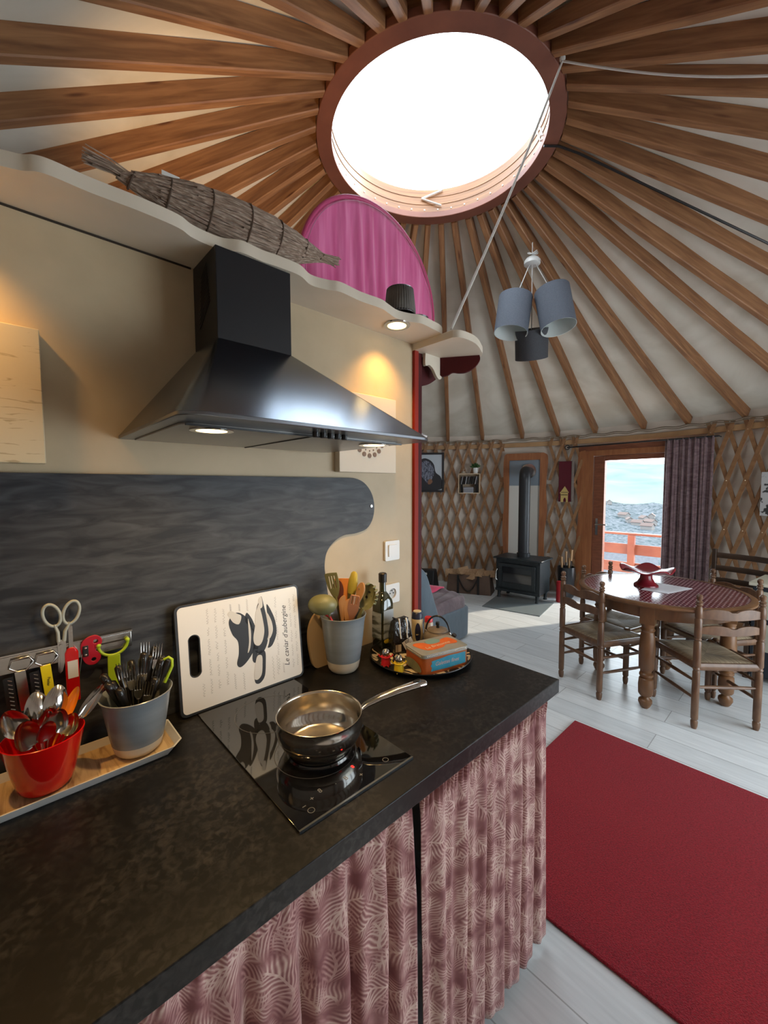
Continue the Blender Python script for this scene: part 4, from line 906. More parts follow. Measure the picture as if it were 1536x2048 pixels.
mb.lathe([(.006,0),(.007,0)],(.400,.632,zt),20,caps=False); mb.lathe([(.006,0),(.007,0)],(.60,.64,zt),20,caps=False); mb.build('touch_symbols',gl,ck)
mb=MB(); q=text('8',.013,Matrix.Translation((.532,.672,zt+.0002)),.0001); mb.add(q.v,q.f); mb.build('lit_digit',M('red_led',(.8,.02,.02),emit=((1,.03,.02),3)),ck)
def fern_mat():
    m=M('fern_fabric',(.30,.115,.12),rough=.85,sheen=.15); N=m.node_tree.nodes;L=m.node_tree.links;b=N['Principled BSDF']
    uvn=N.new('ShaderNodeUVMap'); mp=N['Mapping']; L.new(uvn.outputs[0],mp.inputs[0])
    def mth(op,a,b_=None,c_=None):
        n=N.new('ShaderNodeMath'); n.operation=op
        for i,q in enumerate((a,b_,c_)):
            if q is None: continue
            if isinstance(q,(int,float)): n.inputs[i].default_value=q
            else: L.new(q,n.inputs[i])
        return n.outputs[0]
    nz=N.new('ShaderNodeTexNoise'); nz.inputs['Scale'].default_value=9; nz.inputs['Detail'].default_value=2; L.new(mp.outputs[0],nz.inputs['Vector'])
    ad=N.new('ShaderNodeVectorMath'); ad.operation='MULTIPLY_ADD'; ad.inputs[1].default_value=(.06,.06,0); L.new(nz.outputs['Color'],ad.inputs[0]); L.new(mp.outputs[0],ad.inputs[2])
    def layer(scale,freq,off):
        o=N.new('ShaderNodeVectorMath'); o.operation='ADD'; o.inputs[1].default_value=(off,off*.7,0); L.new(ad.outputs[0],o.inputs[0])
        v=N.new('ShaderNodeTexVoronoi'); v.voronoi_dimensions='2D'; v.inputs['Scale'].default_value=scale; L.new(o.outputs[0],v.inputs['Vector'])
        sb=N.new('ShaderNodeVectorMath'); sb.operation='SUBTRACT'; L.new(o.outputs[0],sb.inputs[0]); L.new(v.outputs['Position'],sb.inputs[1])
        sc=N.new('ShaderNodeSeparateColor'); L.new(v.outputs['Color'],sc.inputs[0])
        rt_=N.new('ShaderNodeVectorRotate'); rt_.rotation_type='Z_AXIS'; L.new(sb.outputs[0],rt_.inputs['Vector']); L.new(mth('MULTIPLY',sc.outputs[0],6.283),rt_.inputs['Angle'])
        sx=N.new('ShaderNodeSeparateXYZ'); L.new(rt_.outputs[0],sx.inputs[0])
        ay_=mth('ABSOLUTE',mth('ADD',sx.outputs[1],mth('MULTIPLY',mth('MULTIPLY',sx.outputs[0],sx.outputs[0]),6.)))
        vein=mth('SINE',mth('MULTIPLY',mth('ADD',sx.outputs[0],mth('MULTIPLY',ay_,.85)),freq))
        sp=mth('LESS_THAN',ay_,.0022)
        return mth('MAXIMUM',mth('MULTIPLY_ADD',vein,.5,.5),sp),v.outputs['Distance']
    a1,d1_=layer(11,620.,0.); a2,d2_=layer(17,760.,3.3)
    n3=N.new('ShaderNodeTexNoise'); n3.inputs['Scale'].default_value=16; n3.inputs['Detail'].default_value=6; n3.inputs['Distortion'].default_value=1.2; L.new(mp.outputs[0],n3.inputs['Vector'])
    sel=mth('GREATER_THAN',n3.outputs['Fac'],.5)
    def msk(d_): return mth('SUBTRACT',1.,mth('SMOOTHSTEP' if False else 'MULTIPLY',mth('MAXIMUM',mth('SUBTRACT',d_,.34),0.),4.5))
    mixv=mth('MAXIMUM',mth('MULTIPLY',a1,mth('MAXIMUM',msk(d1_),0.)),mth('MULTIPLY',mth('MULTIPLY',a2,.85),mth('MAXIMUM',msk(d2_),0.)))
    f=mth('ADD',mth('MULTIPLY',mixv,.36),mth('MULTIPLY',n3.outputs['Fac'],.66))
    cr=N.new('ShaderNodeValToRGB'); E_=cr.color_ramp.elements; E_[0].position=.26; E_[0].color=(.165,.045,.048,1); E_[1].position=.76; E_[1].color=(.60,.44,.38,1)
    e=E_.new(.52); e.color=(.355,.175,.165,1); L.new(f,cr.inputs[0]); L.new(cr.outputs[0],b.inputs['Base Color']); return m
fernM=fern_mat()
def add_curtain(x0,x1,z0f,nf,seed,amp,label,y0=.578,topz=.856,xb0=None,xb1=None):
    nu,nv=260,46; mb=MB()
    def f(u,v):
        x=x0+(x1-x0)*u; xb=(xb0 if xb0 is not None else x0)+((xb1 if xb1 is not None else x1)-(xb0 if xb0 is not None else x0))*u
        x=xb+(x-xb)*v; z0=z0f; z=z0+(topz-z0)*v
        lo=min(1,(1-v)*3.); ph=mnoise.noise(Vector((u*4,seed,v*.7)))*2.6
        y=amp*(.25+.75*lo)*(.6*math.sin(2*PI*nf*u+ph)+.4*math.sin(2*PI*nf*1.9*u+seed+ph))
        if v>.9: y+=.006*math.sin(2*PI*nf*5.5*u+seed)*min(1,(v-.9)/.05)
        y+=-.012*(1-v)
        return Vector((x+.25*amp*math.cos(2*PI*nf*u+ph)*lo,y0+y,z+.004*math.sin(2*PI*nf*u+ph)*(1-v)))
    mb.grid(f,nu,nv)
    o=solo('skirt_curtain',mb,fernM,label,'curtain',solid=.0015,smooth=80)
    me=o.data; uv=me.uv_layers.new(name='UVMap'); ff=(x1-x0)*1.25
    # vertex index = grid index (v*nu+u): doubles were not merged here
    for p in me.polygons:
        for li,vi in zip(p.loop_indices,p.vertices): 
            i=vi%nu;j=vi//nu; uv.data[li].uv=(i/(nu-1)*ff+seed,(j/(nv-1))*(topz-z0f))
    return o
add_curtain(.650,1.248,.035,7,2.3,.013,'dusty pink fern patterned skirt curtain under the worktop, right panel')
add_curtain(-.62,.634,.035,13,6.1,.026,'dusty pink fern patterned skirt curtain under the worktop, left panel',y0=.597,xb1=.632)

ul=thing('added_uplighter','unseen added floor lamp with an upturned bowl standing behind the kitchen partition','lamp'); uc=Vector((.55,1.75,0))  # unseen uplighter, added to throw a warm glow on the left rafters
mb=MB(); mb.lathe([(.001,0),(.14,0),(.14,.02),(.02,.03)],uc,28); mb.build('base',blackmetal,ul)
mb=MB(); mb.cyl(uc+Vector((0,0,.02)),uc+Vector((0,0,1.80)),.012); mb.build('pole',blackmetal,ul)
mb=MB(); mb.lathe([(.02,1.79),(.08,1.81),(.14,1.87),(.145,1.88),(.135,1.875),(.07,1.82),(.001,1.81)],uc,32); mb.build('bowl_shade',blackmetal,ul)
mb=MB(); mb.sphere(uc+Vector((0,0,1.86)),.03,12); mb.build('bulb',M('lit_bulb',(1,.8,.5),emit=((1,.62,.25),20)),ul)
light('added_uplight','SPOT',tuple(uc+Vector((0,0,1.92))),75,(1.0,.58,.20),(.62,.60,1.63),spot_size=R(76),spot_blend=1,shadow_soft_size=.05)
# ================================================================ things on the worktop
# cutting board leaning on the splashback
cbm=thing('cutting_board','white cutting board printed with aubergines, leaning on the splashback','cutting board')
BB=Vector((.510,1.135,.902)); BT=Vector((.495,1.166,1.199)); bx=Vector((1,0,0)); by=(BT-BB); by.x=0; BH=by.length; by.normalize()
TBd=frame((.3175,1.135,.902),bx,by); BWd=.375; BH=.297                    # local x right, y up the board, z = towards the viewer
hole=[(.045+.013*math.cos(R(a))*1.0,(.155+.042*(1 if math.sin(R(a))>=0 else -1))+.013*math.sin(R(a))) for a in range(2,362,15)]
mb=MB(); mb.prism(rrect(0,BWd,0,BH,.016),.010,TBd,holes=[hole]); mb.build('board_edge',M('board_black',(.02,.022,.026),rough=.45),cbm,bevel=.0015,smooth=40,label='black rubber edged board body')
hole2=[(.045+.016*math.cos(R(a)),(.155+.042*(1 if math.sin(R(a))>=0 else -1))+.016*math.sin(R(a))) for a in range(2,362,15)]
mb=MB(); mb.prism(rrect(.007,BWd-.006,.007,BH-.006,.012),.0006,TBd@Matrix.Translation((0,0,.0101)),holes=[hole2])
fc=mb.build('printed_face',M('board_print',(.74,.73,.70),(.66,.50,.33),rough=.35,scale=4.2,lo=.60,hi=.80,detail=3),cbm,smooth=0,label='white printed face with brown stained corners')
inkM=M('ink_black',(.015,.014,.015),rough=.5); inkg=M('ink_grey',(.36,.34,.31),rough=.5); inkh=M('ink_highlight',(.62,.60,.56),rough=.5); ink2=M('ink_faint',(.28,.26,.24),rough=.5)
def bp(mb,pts,z,n=5): mb.prism(smoothpoly(pts,n),.0003,TBd@Matrix.Translation((0,0,z)))
def pxb(px,py):   # crop pixels of the print -> board metres
    u=(px-125)/(1085-125); return (u*BWd,)
# aubergine outlines in board coordinates (x across, y up)
A1=[(.155,.226),(.142,.205),(.150,.170),(.165,.145),(.165,.110),(.158,.082),(.168,.070),(.190,.082),(.212,.110),(.218,.150),(.208,.190),(.190,.215),(.172,.228)]
A2=[(.236,.245),(.228,.225),(.222,.175),(.212,.130),(.216,.102),(.235,.092),(.252,.110),(.262,.150),(.258,.200),(.252,.235),(.246,.262)]
A3=[(.262,.235),(.262,.205),(.270,.165),(.262,.120),(.256,.103),(.272,.108),(.288,.140),(.286,.180),(.274,.215)]
A4=[(.226,.098),(.214,.060),(.208,.030),(.210,.010),(.224,.006),(.240,.022),(.246,.060),(.246,.095)]
A5=[(.196,.222),(.190,.200),(.205,.176),(.215,.150),(.205,.085),(.214,.070),(.222,.090),(.226,.150),(.216,.190),(.206,.212)]
def shift(P,dx=0,dy=.018,k=1): return [(x*k+dx,y+dy) for x,y in P]
def inset(P,k,dx=0,dy=0):
    cx=sum(p[0] for p in P)/len(P);cy=sum(p[1] for p in P)/len(P); return [(cx+(x-cx)*k+dx,cy+(y-cy)*k+dy) for x,y in P]
mb=MB(); 
for P_ in(A5,A1,A2,A3,A4): bp(mb,shift(P_),.0108)
pr_=mb.build('aubergine_print',inkM,fc,smooth=0)
mb=MB()
for P_,k,dx in((A2,.72,-.007),(A3,.62,-.005),(A4,.74,-.006)): bp(mb,inset(shift(P_),k,dx,.002),.0112)
q=[(.200,.205),(.206,.165),(.201,.120),(.192,.105),(.198,.135),(.199,.170)]; bp(mb,shift(q),.0112)
q=[(.140,.240),(.150,.247),(.168,.236),(.180,.226),(.172,.205),(.156,.212),(.146,.228)]; bp(mb,shift(q,0,.008),.0112)
q=[(.236,.262),(.246,.268),(.248,.240),(.238,.236)]; bp(mb,shift(q,0,.010),.0112)
mb.build('aubergine_highlights',inkh,fc,smooth=0)
# main caption, written up the board
Tt=TBd@Matrix.Translation((.318,.142,.0108))@Matrix.Rotation(PI/2,4,'Z')
q=text("Le caviar d'aubergine",.0235,Tt,.0001,shear=.35,sx=.95); q.build('caption',inkM,fc,smooth=0)
# faint handwriting, also running up the board
mb=MB(); rw=random.Random(11)
for li,x in enumerate((.062,.083,.105,.128,.290,.339,.355)):
    y=.03+rw.random()*.02
    while y<.262:
        L_=rw.uniform(.02,.05); m=int(L_/.0012); pts=[]; a1=rw.random()*6
        for i in range(m):
            t=i*.0012; yy=y+t; am=.0026*(1+ (1.2 if rw.random()<.05 else 0)); pts.append(TBd@Vector((x+am*math.sin(t*900+a1+1.5*math.sin(t*160))+.001*math.sin(t*60),yy+.0008*math.cos(t*900),.0108)))
        if not(.02<x<.075 and y<.235 and y+L_>.08): 
            if len(pts)>2: mb.tube(pts,.00036,4)
        y+=L_+.008
for x,y0,y1 in((.150,.03,.075),(.176,.02,.07),(.176,.25,.27),(.200,.245,.28),(.150,.255,.275),(.305,.03,.06),(.27,.02,.09),(.285,.03,.09)):
    pts=[TBd@Vector((x+.0025*math.sin(i*1.1),y0+(y1-y0)*i/40,.0108)) for i in range(41)]; mb.tube(pts,.00036,4)
o=mb.build('handwriting_print',ink2,fc,smooth=0); o['kind']='stuff'
# ---------------------------------------------------------------- ceramic cups
potM=M('grey_glaze',(.19,.215,.235),(.24,.265,.285),rough=.25,scale=7,stretch=(.6,.6,5),spec=.6); clayM=M('raw_clay',(.55,.47,.35),(.62,.54,.41),rough=.75,scale=30)
def cup(label,c,H,rb,rt,squash=1.0):
    t=thing('utensil_crock',label,'crock'); c=Vector(c)
    band=.20*H; r=lambda z:rb+(rt-rb)*(z/H)**.62*.93+ (rt-rb)*.07*(z/H) + .004*max(0,(z/H-.86)/.14)**2
    fn=lambda a,z:1+.012*math.sin(2*a+1)*(z/H)
    P=[(r(z)*.0+ (r(z)),z) for z in[H*i/16 for i in range(17)]]
    P1=[(.001,0),(rb*.93,0),(rb,.004)]+[(r(band*i/4),max(.006,band*i/4)) for i in range(1,5)]
    mb=MB(); mb.lathe(P1,c,36,caps=False,fn=fn); mb.build('clay_foot',clayM,t,smooth=60,label='unglazed cream clay foot')
    P2=[(r(z),z) for z in[band+(H-band)*i/14 for i in range(15)]]+[(r(H)-.0015,H+.0012),(r(H)-.0035,H)]+[(r(z)-.004,z) for z in[H-(H-.006)*i/10 for i in range(1,11)]]+[(.001,.006)]
    mb=MB(); mb.lathe(P2,c,36,caps=False,fn=fn); mb.build('glazed_body',potM,t,smooth=60); return t
C1=(.207,1.062,.9075); cup('grey ceramic crock full of forks and black handled knives on the long tray',C1,.137,.043,.070)
C2=(.818,1.078,.901); cup('grey ceramic crock full of wooden and silicone cooking utensils beside the round tray',C2,.188,.047,.074)
# red pot
RC=Vector((.040,1.058,.9075)); rp=thing('red_pot','glossy red plastic pot full of spoons on the long tray','pot'); redM=M('red_plastic',(.50,.003,.003),rough=.16,spec=.6,coat=.4)
H=.108; r=lambda z:.043+.025*(z/H)**.9
mb=MB(); mb.lathe([(.001,0),(.038,0),(.043,.005)]+[(r(z),z) for z in[.012+(H-.012)*i/10 for i in range(11)]]+[(r(H)-.002,H+.001)]+[(r(z)-.003,z) for z in[H-(H-.006)*i/8 for i in range(1,9)]]+[(.001,.006)],RC,40,caps=False); mb.build('pot_body',redM,rp,smooth=60)
# long tray
def tray_poly(o): x0,x1,y0,y1=-.42,.286,.990,1.142; c=.022; x0-=o;x1+=o;y0-=o;y1+=o; return [(x0,y0),(x1-c,y0),(x1,y0+c),(x1,y1-c),(x1-c,y1),(x0,y1)]
tr=thing('long_tray','long narrow white rimmed tray with a wood pattern base under the red pot and crock','tray')
mb=MB(); a=tray_poly(-.012);b=tray_poly(0);n=6
vs=[(x,y,.9005) for x,y in a]+[(x,y,.920) for x,y in b]+[(x,y,.920) for x,y in tray_poly(-.003)]+[(x,y,.9045) for x,y in tray_poly(-.014)]
fs=[(i,(i+1)%n,(i+1)%n+n*k2+n,i+n*k2+n) if False else (i+k2*n,(i+1)%n+k2*n,(i+1)%n+(k2+1)*n,i+(k2+1)*n) for k2 in range(3) for i in range(n)]+[tuple(range(n))]
mb.add(vs,fs); mb.build('rim',M('tray_white',(.66,.66,.64),rough=.3),tr,smooth=20)
mb=MB(); mb.prism(tray_poly(-.0135),.002,Matrix.Translation((0,0,.9042))); mb.build('printed_base',M('tray_wood',(.60,.44,.25),(.25,.14,.07),rough=.4,scale=4,stretch=(9,1,1),lo=.5,hi=.75,dist=2),tr,smooth=0)
# ---------------------------------------------------------------- spoons
def spoon_bowl(mb,T,L=.055,w=.036,d=.009,th=.0012):
    # bowl lies in local xy, x = length, concave towards +z
    nu,nv=14,20
    for side in(0,1):
        vs=[];fs=[]
        for i in range(nu+1):
            rr=i/nu
            for j in range(nv):
                a=2*PI*j/nv; x=L/2*rr*math.cos(a); y=w/2*rr*math.sin(a)*(1-.18*math.cos(a)); z=-d*(1-rr**2.2)-(th if side else 0)*(1-rr*.9)
                vs.append((x,y,z))
        for i in range(nu):
            for j in range(nv): fs.append((i*nv+j,i*nv+(j+1)%nv,(i+1)*nv+(j+1)%nv,(i+1)*nv+j))
        mb.add(vs,fs,T)
def orient(p,d,face):
    # frame with x along d, z towards face
    d=Vector(d).normalized(); f=Vector(face); f=(f-d*d.dot(f)).normalized(); y=f.cross(d); m=Matrix((d,y,f)).transposed().to_4x4(); m.translation=Vector(p); return m
CAMP=Vector((0,0,1.515))
def spoon(tip,foot,face,label,mat,L=.06,w=.040,handle_mat=None,name='spoon',group=None):
    tip=Vector(tip);foot=Vector(foot); d=(tip-foot).normalized(); c=tip-d*L/2; t=thing(name,label,'spoon',group=group)
    T=orient(c,d,face); mb=MB(); spoon_bowl(mb,T,L,w,.009); mb.build('bowl',mat,t,smooth=80)
    mb=MB(); a=c-d*(L/2-.004); f=(Vector(face)-d*d.dot(Vector(face))).normalized(); mb.tube([a,a.lerp(foot,.15)-f*.002,a.lerp(foot,.5),foot],[.0028,.0022,.003,.0045],8,flat=.55,up=f); mb.build('handle',handle_mat or mat,t,smooth=60); return t
steel=chromeM; toC=(CAMP-RC).normalized()
ft_=lambda dx,dy:RC+Vector((dx,dy,.012))
rimz=RC.z+H
SP=[((-.035,-.030,.048),(.01,.01),.066,.046,'large steel soup spoon at the front left of the red pot'),
 ((-.055,.012,.062),(.015,-.0),.062,.042,'steel spoon at the far left rim of the red pot'),
 ((.004,-.038,.040),(-.0,.015),.052,.036,'small steel spoon at the front middle rim of the red pot'),
 ((.030,-.026,.052),(-.01,.01),.054,.036,'steel spoon leaning right of the front middle one in the red pot'),
 ((.012,.006,.048),(-.0,.005),.054,.036,'steel spoon tucked behind the front ones in the red pot'),
 ((-.008,.035,.078),(.0,-.015),.066,.042,'tall steel spoon at the back left of the red pot, seen from behind'),
 ((.030,.030,.082),(-.01,-.015),.064,.042,'tall shiny steel spoon at the back of the red pot beside the orange one'),
 ((.052,-.015,.030),(-.012,.01),.050,.034,'small golden reflecting spoon at the right rim of the red pot')]
for k,((dx,dy,dz),(fx,fy),L_,w_,lab) in enumerate(SP):
    rr_=random.Random(k); fc_=toC+Vector((rr_.uniform(-.3,.3),rr_.uniform(-.2,.2),rr_.uniform(0,.4)))
    if k in(5,6): fc_=-fc_+Vector((0,0,.5))
    spoon(RC+Vector((dx,dy,H+dz)),ft_(fx,fy),fc_,lab,steel if k!=7 else M('golden_steel',(.80,.66,.36),rough=.16,metal=1),L_,w_)
spoon(RC+Vector((.062,.022,H+.070)),ft_(-.02,-.01),toC+Vector((-.6,.2,0)),'bright orange plastic spoon in the red pot',M('orange_plastic',(.85,.26,.01),rough=.25),.070,.026)
t=thing('serving_tongs','narrow shiny steel serving spoon leaning out right of the red pot','spoon')
d=RC+Vector((.105,.012,H+.062)); f0=ft_(-.02,0); T=orient(d-(d-f0).normalized()*.035,(d-f0),toC); mb=MB(); spoon_bowl(mb,T,.075,.024,.010); mb.build('bowl',chromeM,t,smooth=80)
mb=MB(); mb.tube([d-(d-f0).normalized()*.068,f0],.0028,8); mb.build('handle',chromeM,t)
# ---------------------------------------------------------------- forks and knives in the left crock
c1=Vector(C1); ct=c1.z+.137
def fork(base,tip,face,label,group=None):
    base=Vector(base);tip=Vector(tip); t=thing('fork',label,'fork',group=group); T=orient(tip,tip-base,face); mb=MB()
    for y in(-.0085,-.0028,.0028,.0085): mb.tube([T@Vector((-.040,y*.9,.0)),T@Vector((-.02,y,-.003)),T@Vector((0,y,.001))],[.0015,.0014,.0007],6)
    mb.tube([T@Vector((-.062,0,.002)),T@Vector((-.052,0,0)),T@Vector((-.038,0,0))],[.003,.009,.0105],8,flat=.16,up=T.to_3x3()@Vector((0,0,1))); mb.build('head',chromeM,t,smooth=60)
    mb=MB(); mb.tube([T@Vector((-.06,0,.002)),base],[.0025,.003],8); mb.build('stem',chromeM,t); return t
tc1=(CAMP-c1).normalized()
for k,(dx,dy,dz) in enumerate(((-.015,-.022,.055),(.0,-.030,.030),(.012,-.020,.062),(-.030,-.005,.060),(.045,-.012,.035),(.052,.012,.078),(.028,.030,.082),(.020,-.040,.012))):
    fork(c1+Vector((dx*.2,-dy*.3,.012)),Vector((c1.x+dx,c1.y+dy,ct+dz+.018)),tc1,('steel fork standing tines up among the black handles in the grey crock'),'forks in the grey crock')
hM=M('black_handle',(.012,.011,.011),rough=.28)
for k,(dx,dy,dz) in enumerate(((-.058,-.010,.042),(-.062,.012,.055),(-.040,-.030,.030),(-.030,.030,.060),(-.008,.020,.050),(.020,.006,.085),(.010,-.008,.040),(.035,-.025,.030),(.036,.020,.070),(.056,.0,.062),(.050,.030,.085),(-.046,.010,.035),(.0,.045,.060),(.062,.022,.060))):
    b=c1+Vector((-dx*.2,-dy*.3,.015)); tp=Vector((c1.x+dx,c1.y+dy,ct+dz)); t=thing('table_knife','black riveted table knife handle sticking out of the grey crock','knife',group='black handled knives in the grey crock')
    dd=(tp-b).normalized(); hs_=tp-dd*.095; mb=MB(); mb.tube([hs_,hs_.lerp(tp,.3),hs_.lerp(tp,.8),tp-dd*.004,tp],[.007,.0095,.0115,.0105,.005],12,flat=.75); mb.build('handle',hM,t,smooth=60)
    mb=MB(); mb.tube([b,hs_],.004,6,flat=.25); mb.build('blade',chromeM,t)
    T=orient(tp-dd*.012,dd,tc1); mb=MB(); mb.sphere(T@Vector((0,0,.0088)),.0022,8); mb.sphere(T@Vector((-.035,0,.0068)),.0022,8); mb.build('rivets',chromeM,t)
t=thing('lime_peeler','black peeler with a lime green edge at the right rim of the grey crock','peeler'); tp=Vector((c1.x+.068,c1.y-.008,ct+.055)); b=c1+Vector((-.01,0,.015))
dd=(tp-b).normalized(); mb=MB(); mb.tube([tp-dd*.07,tp-dd*.01,tp],[.006,.009,.007],12,flat=.8); mb.build('handle',hM,t,smooth=60)
limeM=M('lime_plastic',(.36,.52,.02),rough=.35); mb=MB(); T=orient(tp,dd,tc1); mb.tube([T@Vector((-.05,-.011,.001)),T@Vector((-.01,-.012,.001)),T@Vector((.004,-.006,.001)),T@Vector((.007,.003,.001)),T@Vector((.0,.011,.001)),T@Vector((-.03,.011,.001))],.0035,8); mb.build('green_edge',limeM,t,smooth=60)
mb=MB(); mb.tube([b,tp-dd*.07],.003,6); mb.build('shank',chromeM,t)
# ---------------------------------------------------------------- utensils in the right crock
c2=Vector(C2); c2t=c2.z+.188; tc2=(CAMP-c2).normalized(); oliveM=M('olive_silicone',(.17,.17,.075),(.21,.21,.10),rough=.42,scale=9); woodU=M('utensil_wood',(.42,.20,.075),(.55,.29,.12),rough=.5,scale=4,stretch=(14,14,2),rand=True)
vr2=Vector((c2.y,-c2.x,0)).normalized(); vd2=Vector((c2.x,c2.y,0)).normalized()
def at2(dx,dd_,z): return Vector((c2.x,c2.y,0))+vr2*dx+vd2*dd_+Vector((0,0,c2t+z))
def foot2(dx=0,dd_=0): return Vector((c2.x,c2.y,0))+vr2*dx+vd2*dd_+Vector((0,0,c2.z+.015))
# ladle hanging left
t=thing('ladle','olive plastic ladle leaning out left of the grey utensil crock','ladle')
mb=MB(); cL=at2(-.068,-.035,.045); T=Matrix.Translation(cL)@Matrix.Rotation(R(18),4,vd2)@Matrix.Diagonal((1,1,1,1))
ax3=(tc2*.75+Vector((0,0,-.0))+vr2*-.1).normalized(); T=Vector(ax3).to_track_quat('Z','Y').to_matrix().to_4x4(); T.translation=cL
mb.lathe([(.001,.026),(.018,.024),(.030,.016),(.040,.002),(.043,-.010),(.041,-.010),(.037,.002),(.028,.013),(.001,.022)],(0,0,0),28,T=T@Matrix.Diagonal((1.12,.80,1,1)),caps=False); mb.build('bowl',oliveM,t,smooth=80)
mb=MB(); mb.tube([cL+Vector((0,0,-.012))+vr2*.018,at2(-.045,-.03,.0),foot2(.02,.02)],[.006,.0055,.005],10); mb.build('handle',oliveM,t)
# red tipped handle
t=thing('red_handle_utensil','small red tipped utensil handle at the left rim of the utensil crock','utensil'); mb=MB(); mb.tube([at2(-.058,-.030,.012),at2(-.045,-.028,.002),foot2(.03,0)],[.009,.008,.005],10,flat=.7); mb.build('handle',M('red_tip',(.55,.02,.02),rough=.3),t,smooth=60)
# slotted turner
def blade(name,label,cat,dx,dd_,zt,L,w,mat,slots=0,lean=0,foot=(0,0),shape='turner',face=None,th=.003,hr=.0055):
    tip=at2(dx,dd_,zt); ft=foot2(*foot); d=(tip-ft).normalized(); T0=orient(tip,d,face or tc2); T=T0@Matrix(((1,0,0,0),(0,1,0,0),(0,0,1,0),(0,0,0,1)))
    t=thing(name,label,cat)
    if shape=='turner': P_=[(0,-w*.30),(-.006,-w*.46),(-L*.6,-w*.42),(-L,-w*.14),(-L,w*.14),(-L*.6,w*.42),(-.010,w*.5),(0,w*.40)]
    elif shape=='spoon': P_=[(0,0),(-L*.12,-w*.36),(-L*.4,-w*.5),(-L*.75,-w*.32),(-L,-w*.14),(-L,w*.14),(-L*.75,w*.32),(-L*.4,w*.5),(-L*.12,w*.36)]
    elif shape=='flat': P_=[(0,-w*.5),(-L*.5,-w*.48),(-L*.85,-w*.2),(-L,-w*.12),(-L,w*.12),(-L*.85,w*.2),(-L*.5,w*.42),(-.012,w*.4)]
    hl=[]
    for k in range(slots):
        y=(k-(slots-1)/2)*w*.20; hl.append([(-.010,y-.0018),(-.010,y+.0018),(-L*.62,y+.0018),(-L*.62,y-.0018)])
    mb=MB(); mb.prism(smoothpoly(P_,4),th,T@Matrix.Translation((0,0,-th/2)),holes=hl); mb.build('blade',mat,t,bevel=.0008,smooth=50)
    mb=MB(); mb.tube([T@Vector((-L+.006,0,0)),ft],[hr,hr*.95],10,flat=.8); mb.build('handle',mat,t); return t
blade('slotted_turner','olive slotted turner at the back left of the utensil crock','turner',-.040,.02,.135,.085,.052,oliveM,3,foot=(.02,0),face=tc2+vr2*-.6)
blade('wooden_spatula','dark brown wooden spatula behind the ladle in the utensil crock','spatula',-.020,.03,.110,.09,.038,M('dark_utensil_wood',(.13,.035,.025),rough=.5),foot=(.01,0),shape='spoon')
blade('orange_spatula','wide orange wooden spatula in the middle of the utensil crock','spatula',.000,.035,.112,.115,.062,M('orange_wood',(.60,.20,.035),(.70,.27,.06),rough=.5,scale=6),foot=(0,0),shape='turner',th=.005)
blade('wooden_spatula','narrow pale wooden spatula with a white patch in the utensil crock','spatula',-.004,-.005,.062,.10,.022,woodU,foot=(-.0,.01),shape='flat',th=.005)
t=blade('wooden_spatula','second slim wooden spatula leaning in front of the orange one','spatula',.014,-.002,.05,.10,.022,woodU,foot=(.01,-.01),shape='flat',th=.005)
# yellow-green handled spatula
t=thing('silicone_spatula','olive handled spatula with a rounded mustard top in the utensil crock','spatula'); tip=at2(.040,.012,.140); ft=foot2(-.01,0); T=orient(tip,tip-ft,tc2+vr2*.3)
mb=MB(); mb.tube([T@Vector((x,0,0)) for x in(.0,-.006,-.03,-.055,-.075)],[.006,.014,.021,.021,.017],14,flat=.55); mb.build('head',M('mustard_silicone',(.42,.34,.05),rough=.4),t,smooth=80)
mb=MB(); mb.tube([T@Vector((-.073,0,0)),T@Vector((-.12,0,0)),ft],[.016,.010,.008],12,flat=.6); mb.build('handle',M('olive_dark',(.09,.085,.03),rough=.4),t,smooth=80)
# wooden fork in front
tip=at2(.040,-.045,.075); ft=foot2(-.0,.02); T=orient(tip,tip-ft,tc2); t=thing('wooden_fork','reddish wooden fork with three prongs in front of the utensil crock bunch','fork')
P_=[(0,-.008),(-.001,-.014),(-.03,-.019),(-.055,-.018),(-.085,-.008),(-.10,-.005),(-.10,.005),(-.085,.008),(-.055,.018),(-.03,.019),(-.001,.014),(0,.008)]
sl=[[(-.004,y-.0012),(-.004,y+.0012),(-.034,y+.0012),(-.034,y-.0012)] for y in(-.0075,0,.0075)]
mb=MB(); mb.prism(P_,.004,T,holes=sl); mb.build('head',M('reddish_wood',(.40,.17,.09),(.50,.23,.13),rough=.5,scale=8),t,bevel=.0008); mb=MB(); mb.tube([T@Vector((-.095,0,.002)),ft],.005,8); mb.build('handle',woodU,t)
blade('wooden_spoon','tall golden wooden spoon beside the pasta server in the utensil crock','spoon',.066,-.015,.108,.075,.034,woodU,foot=(-.01,0),shape='spoon',face=tc2+vr2*-.9,th=.006)
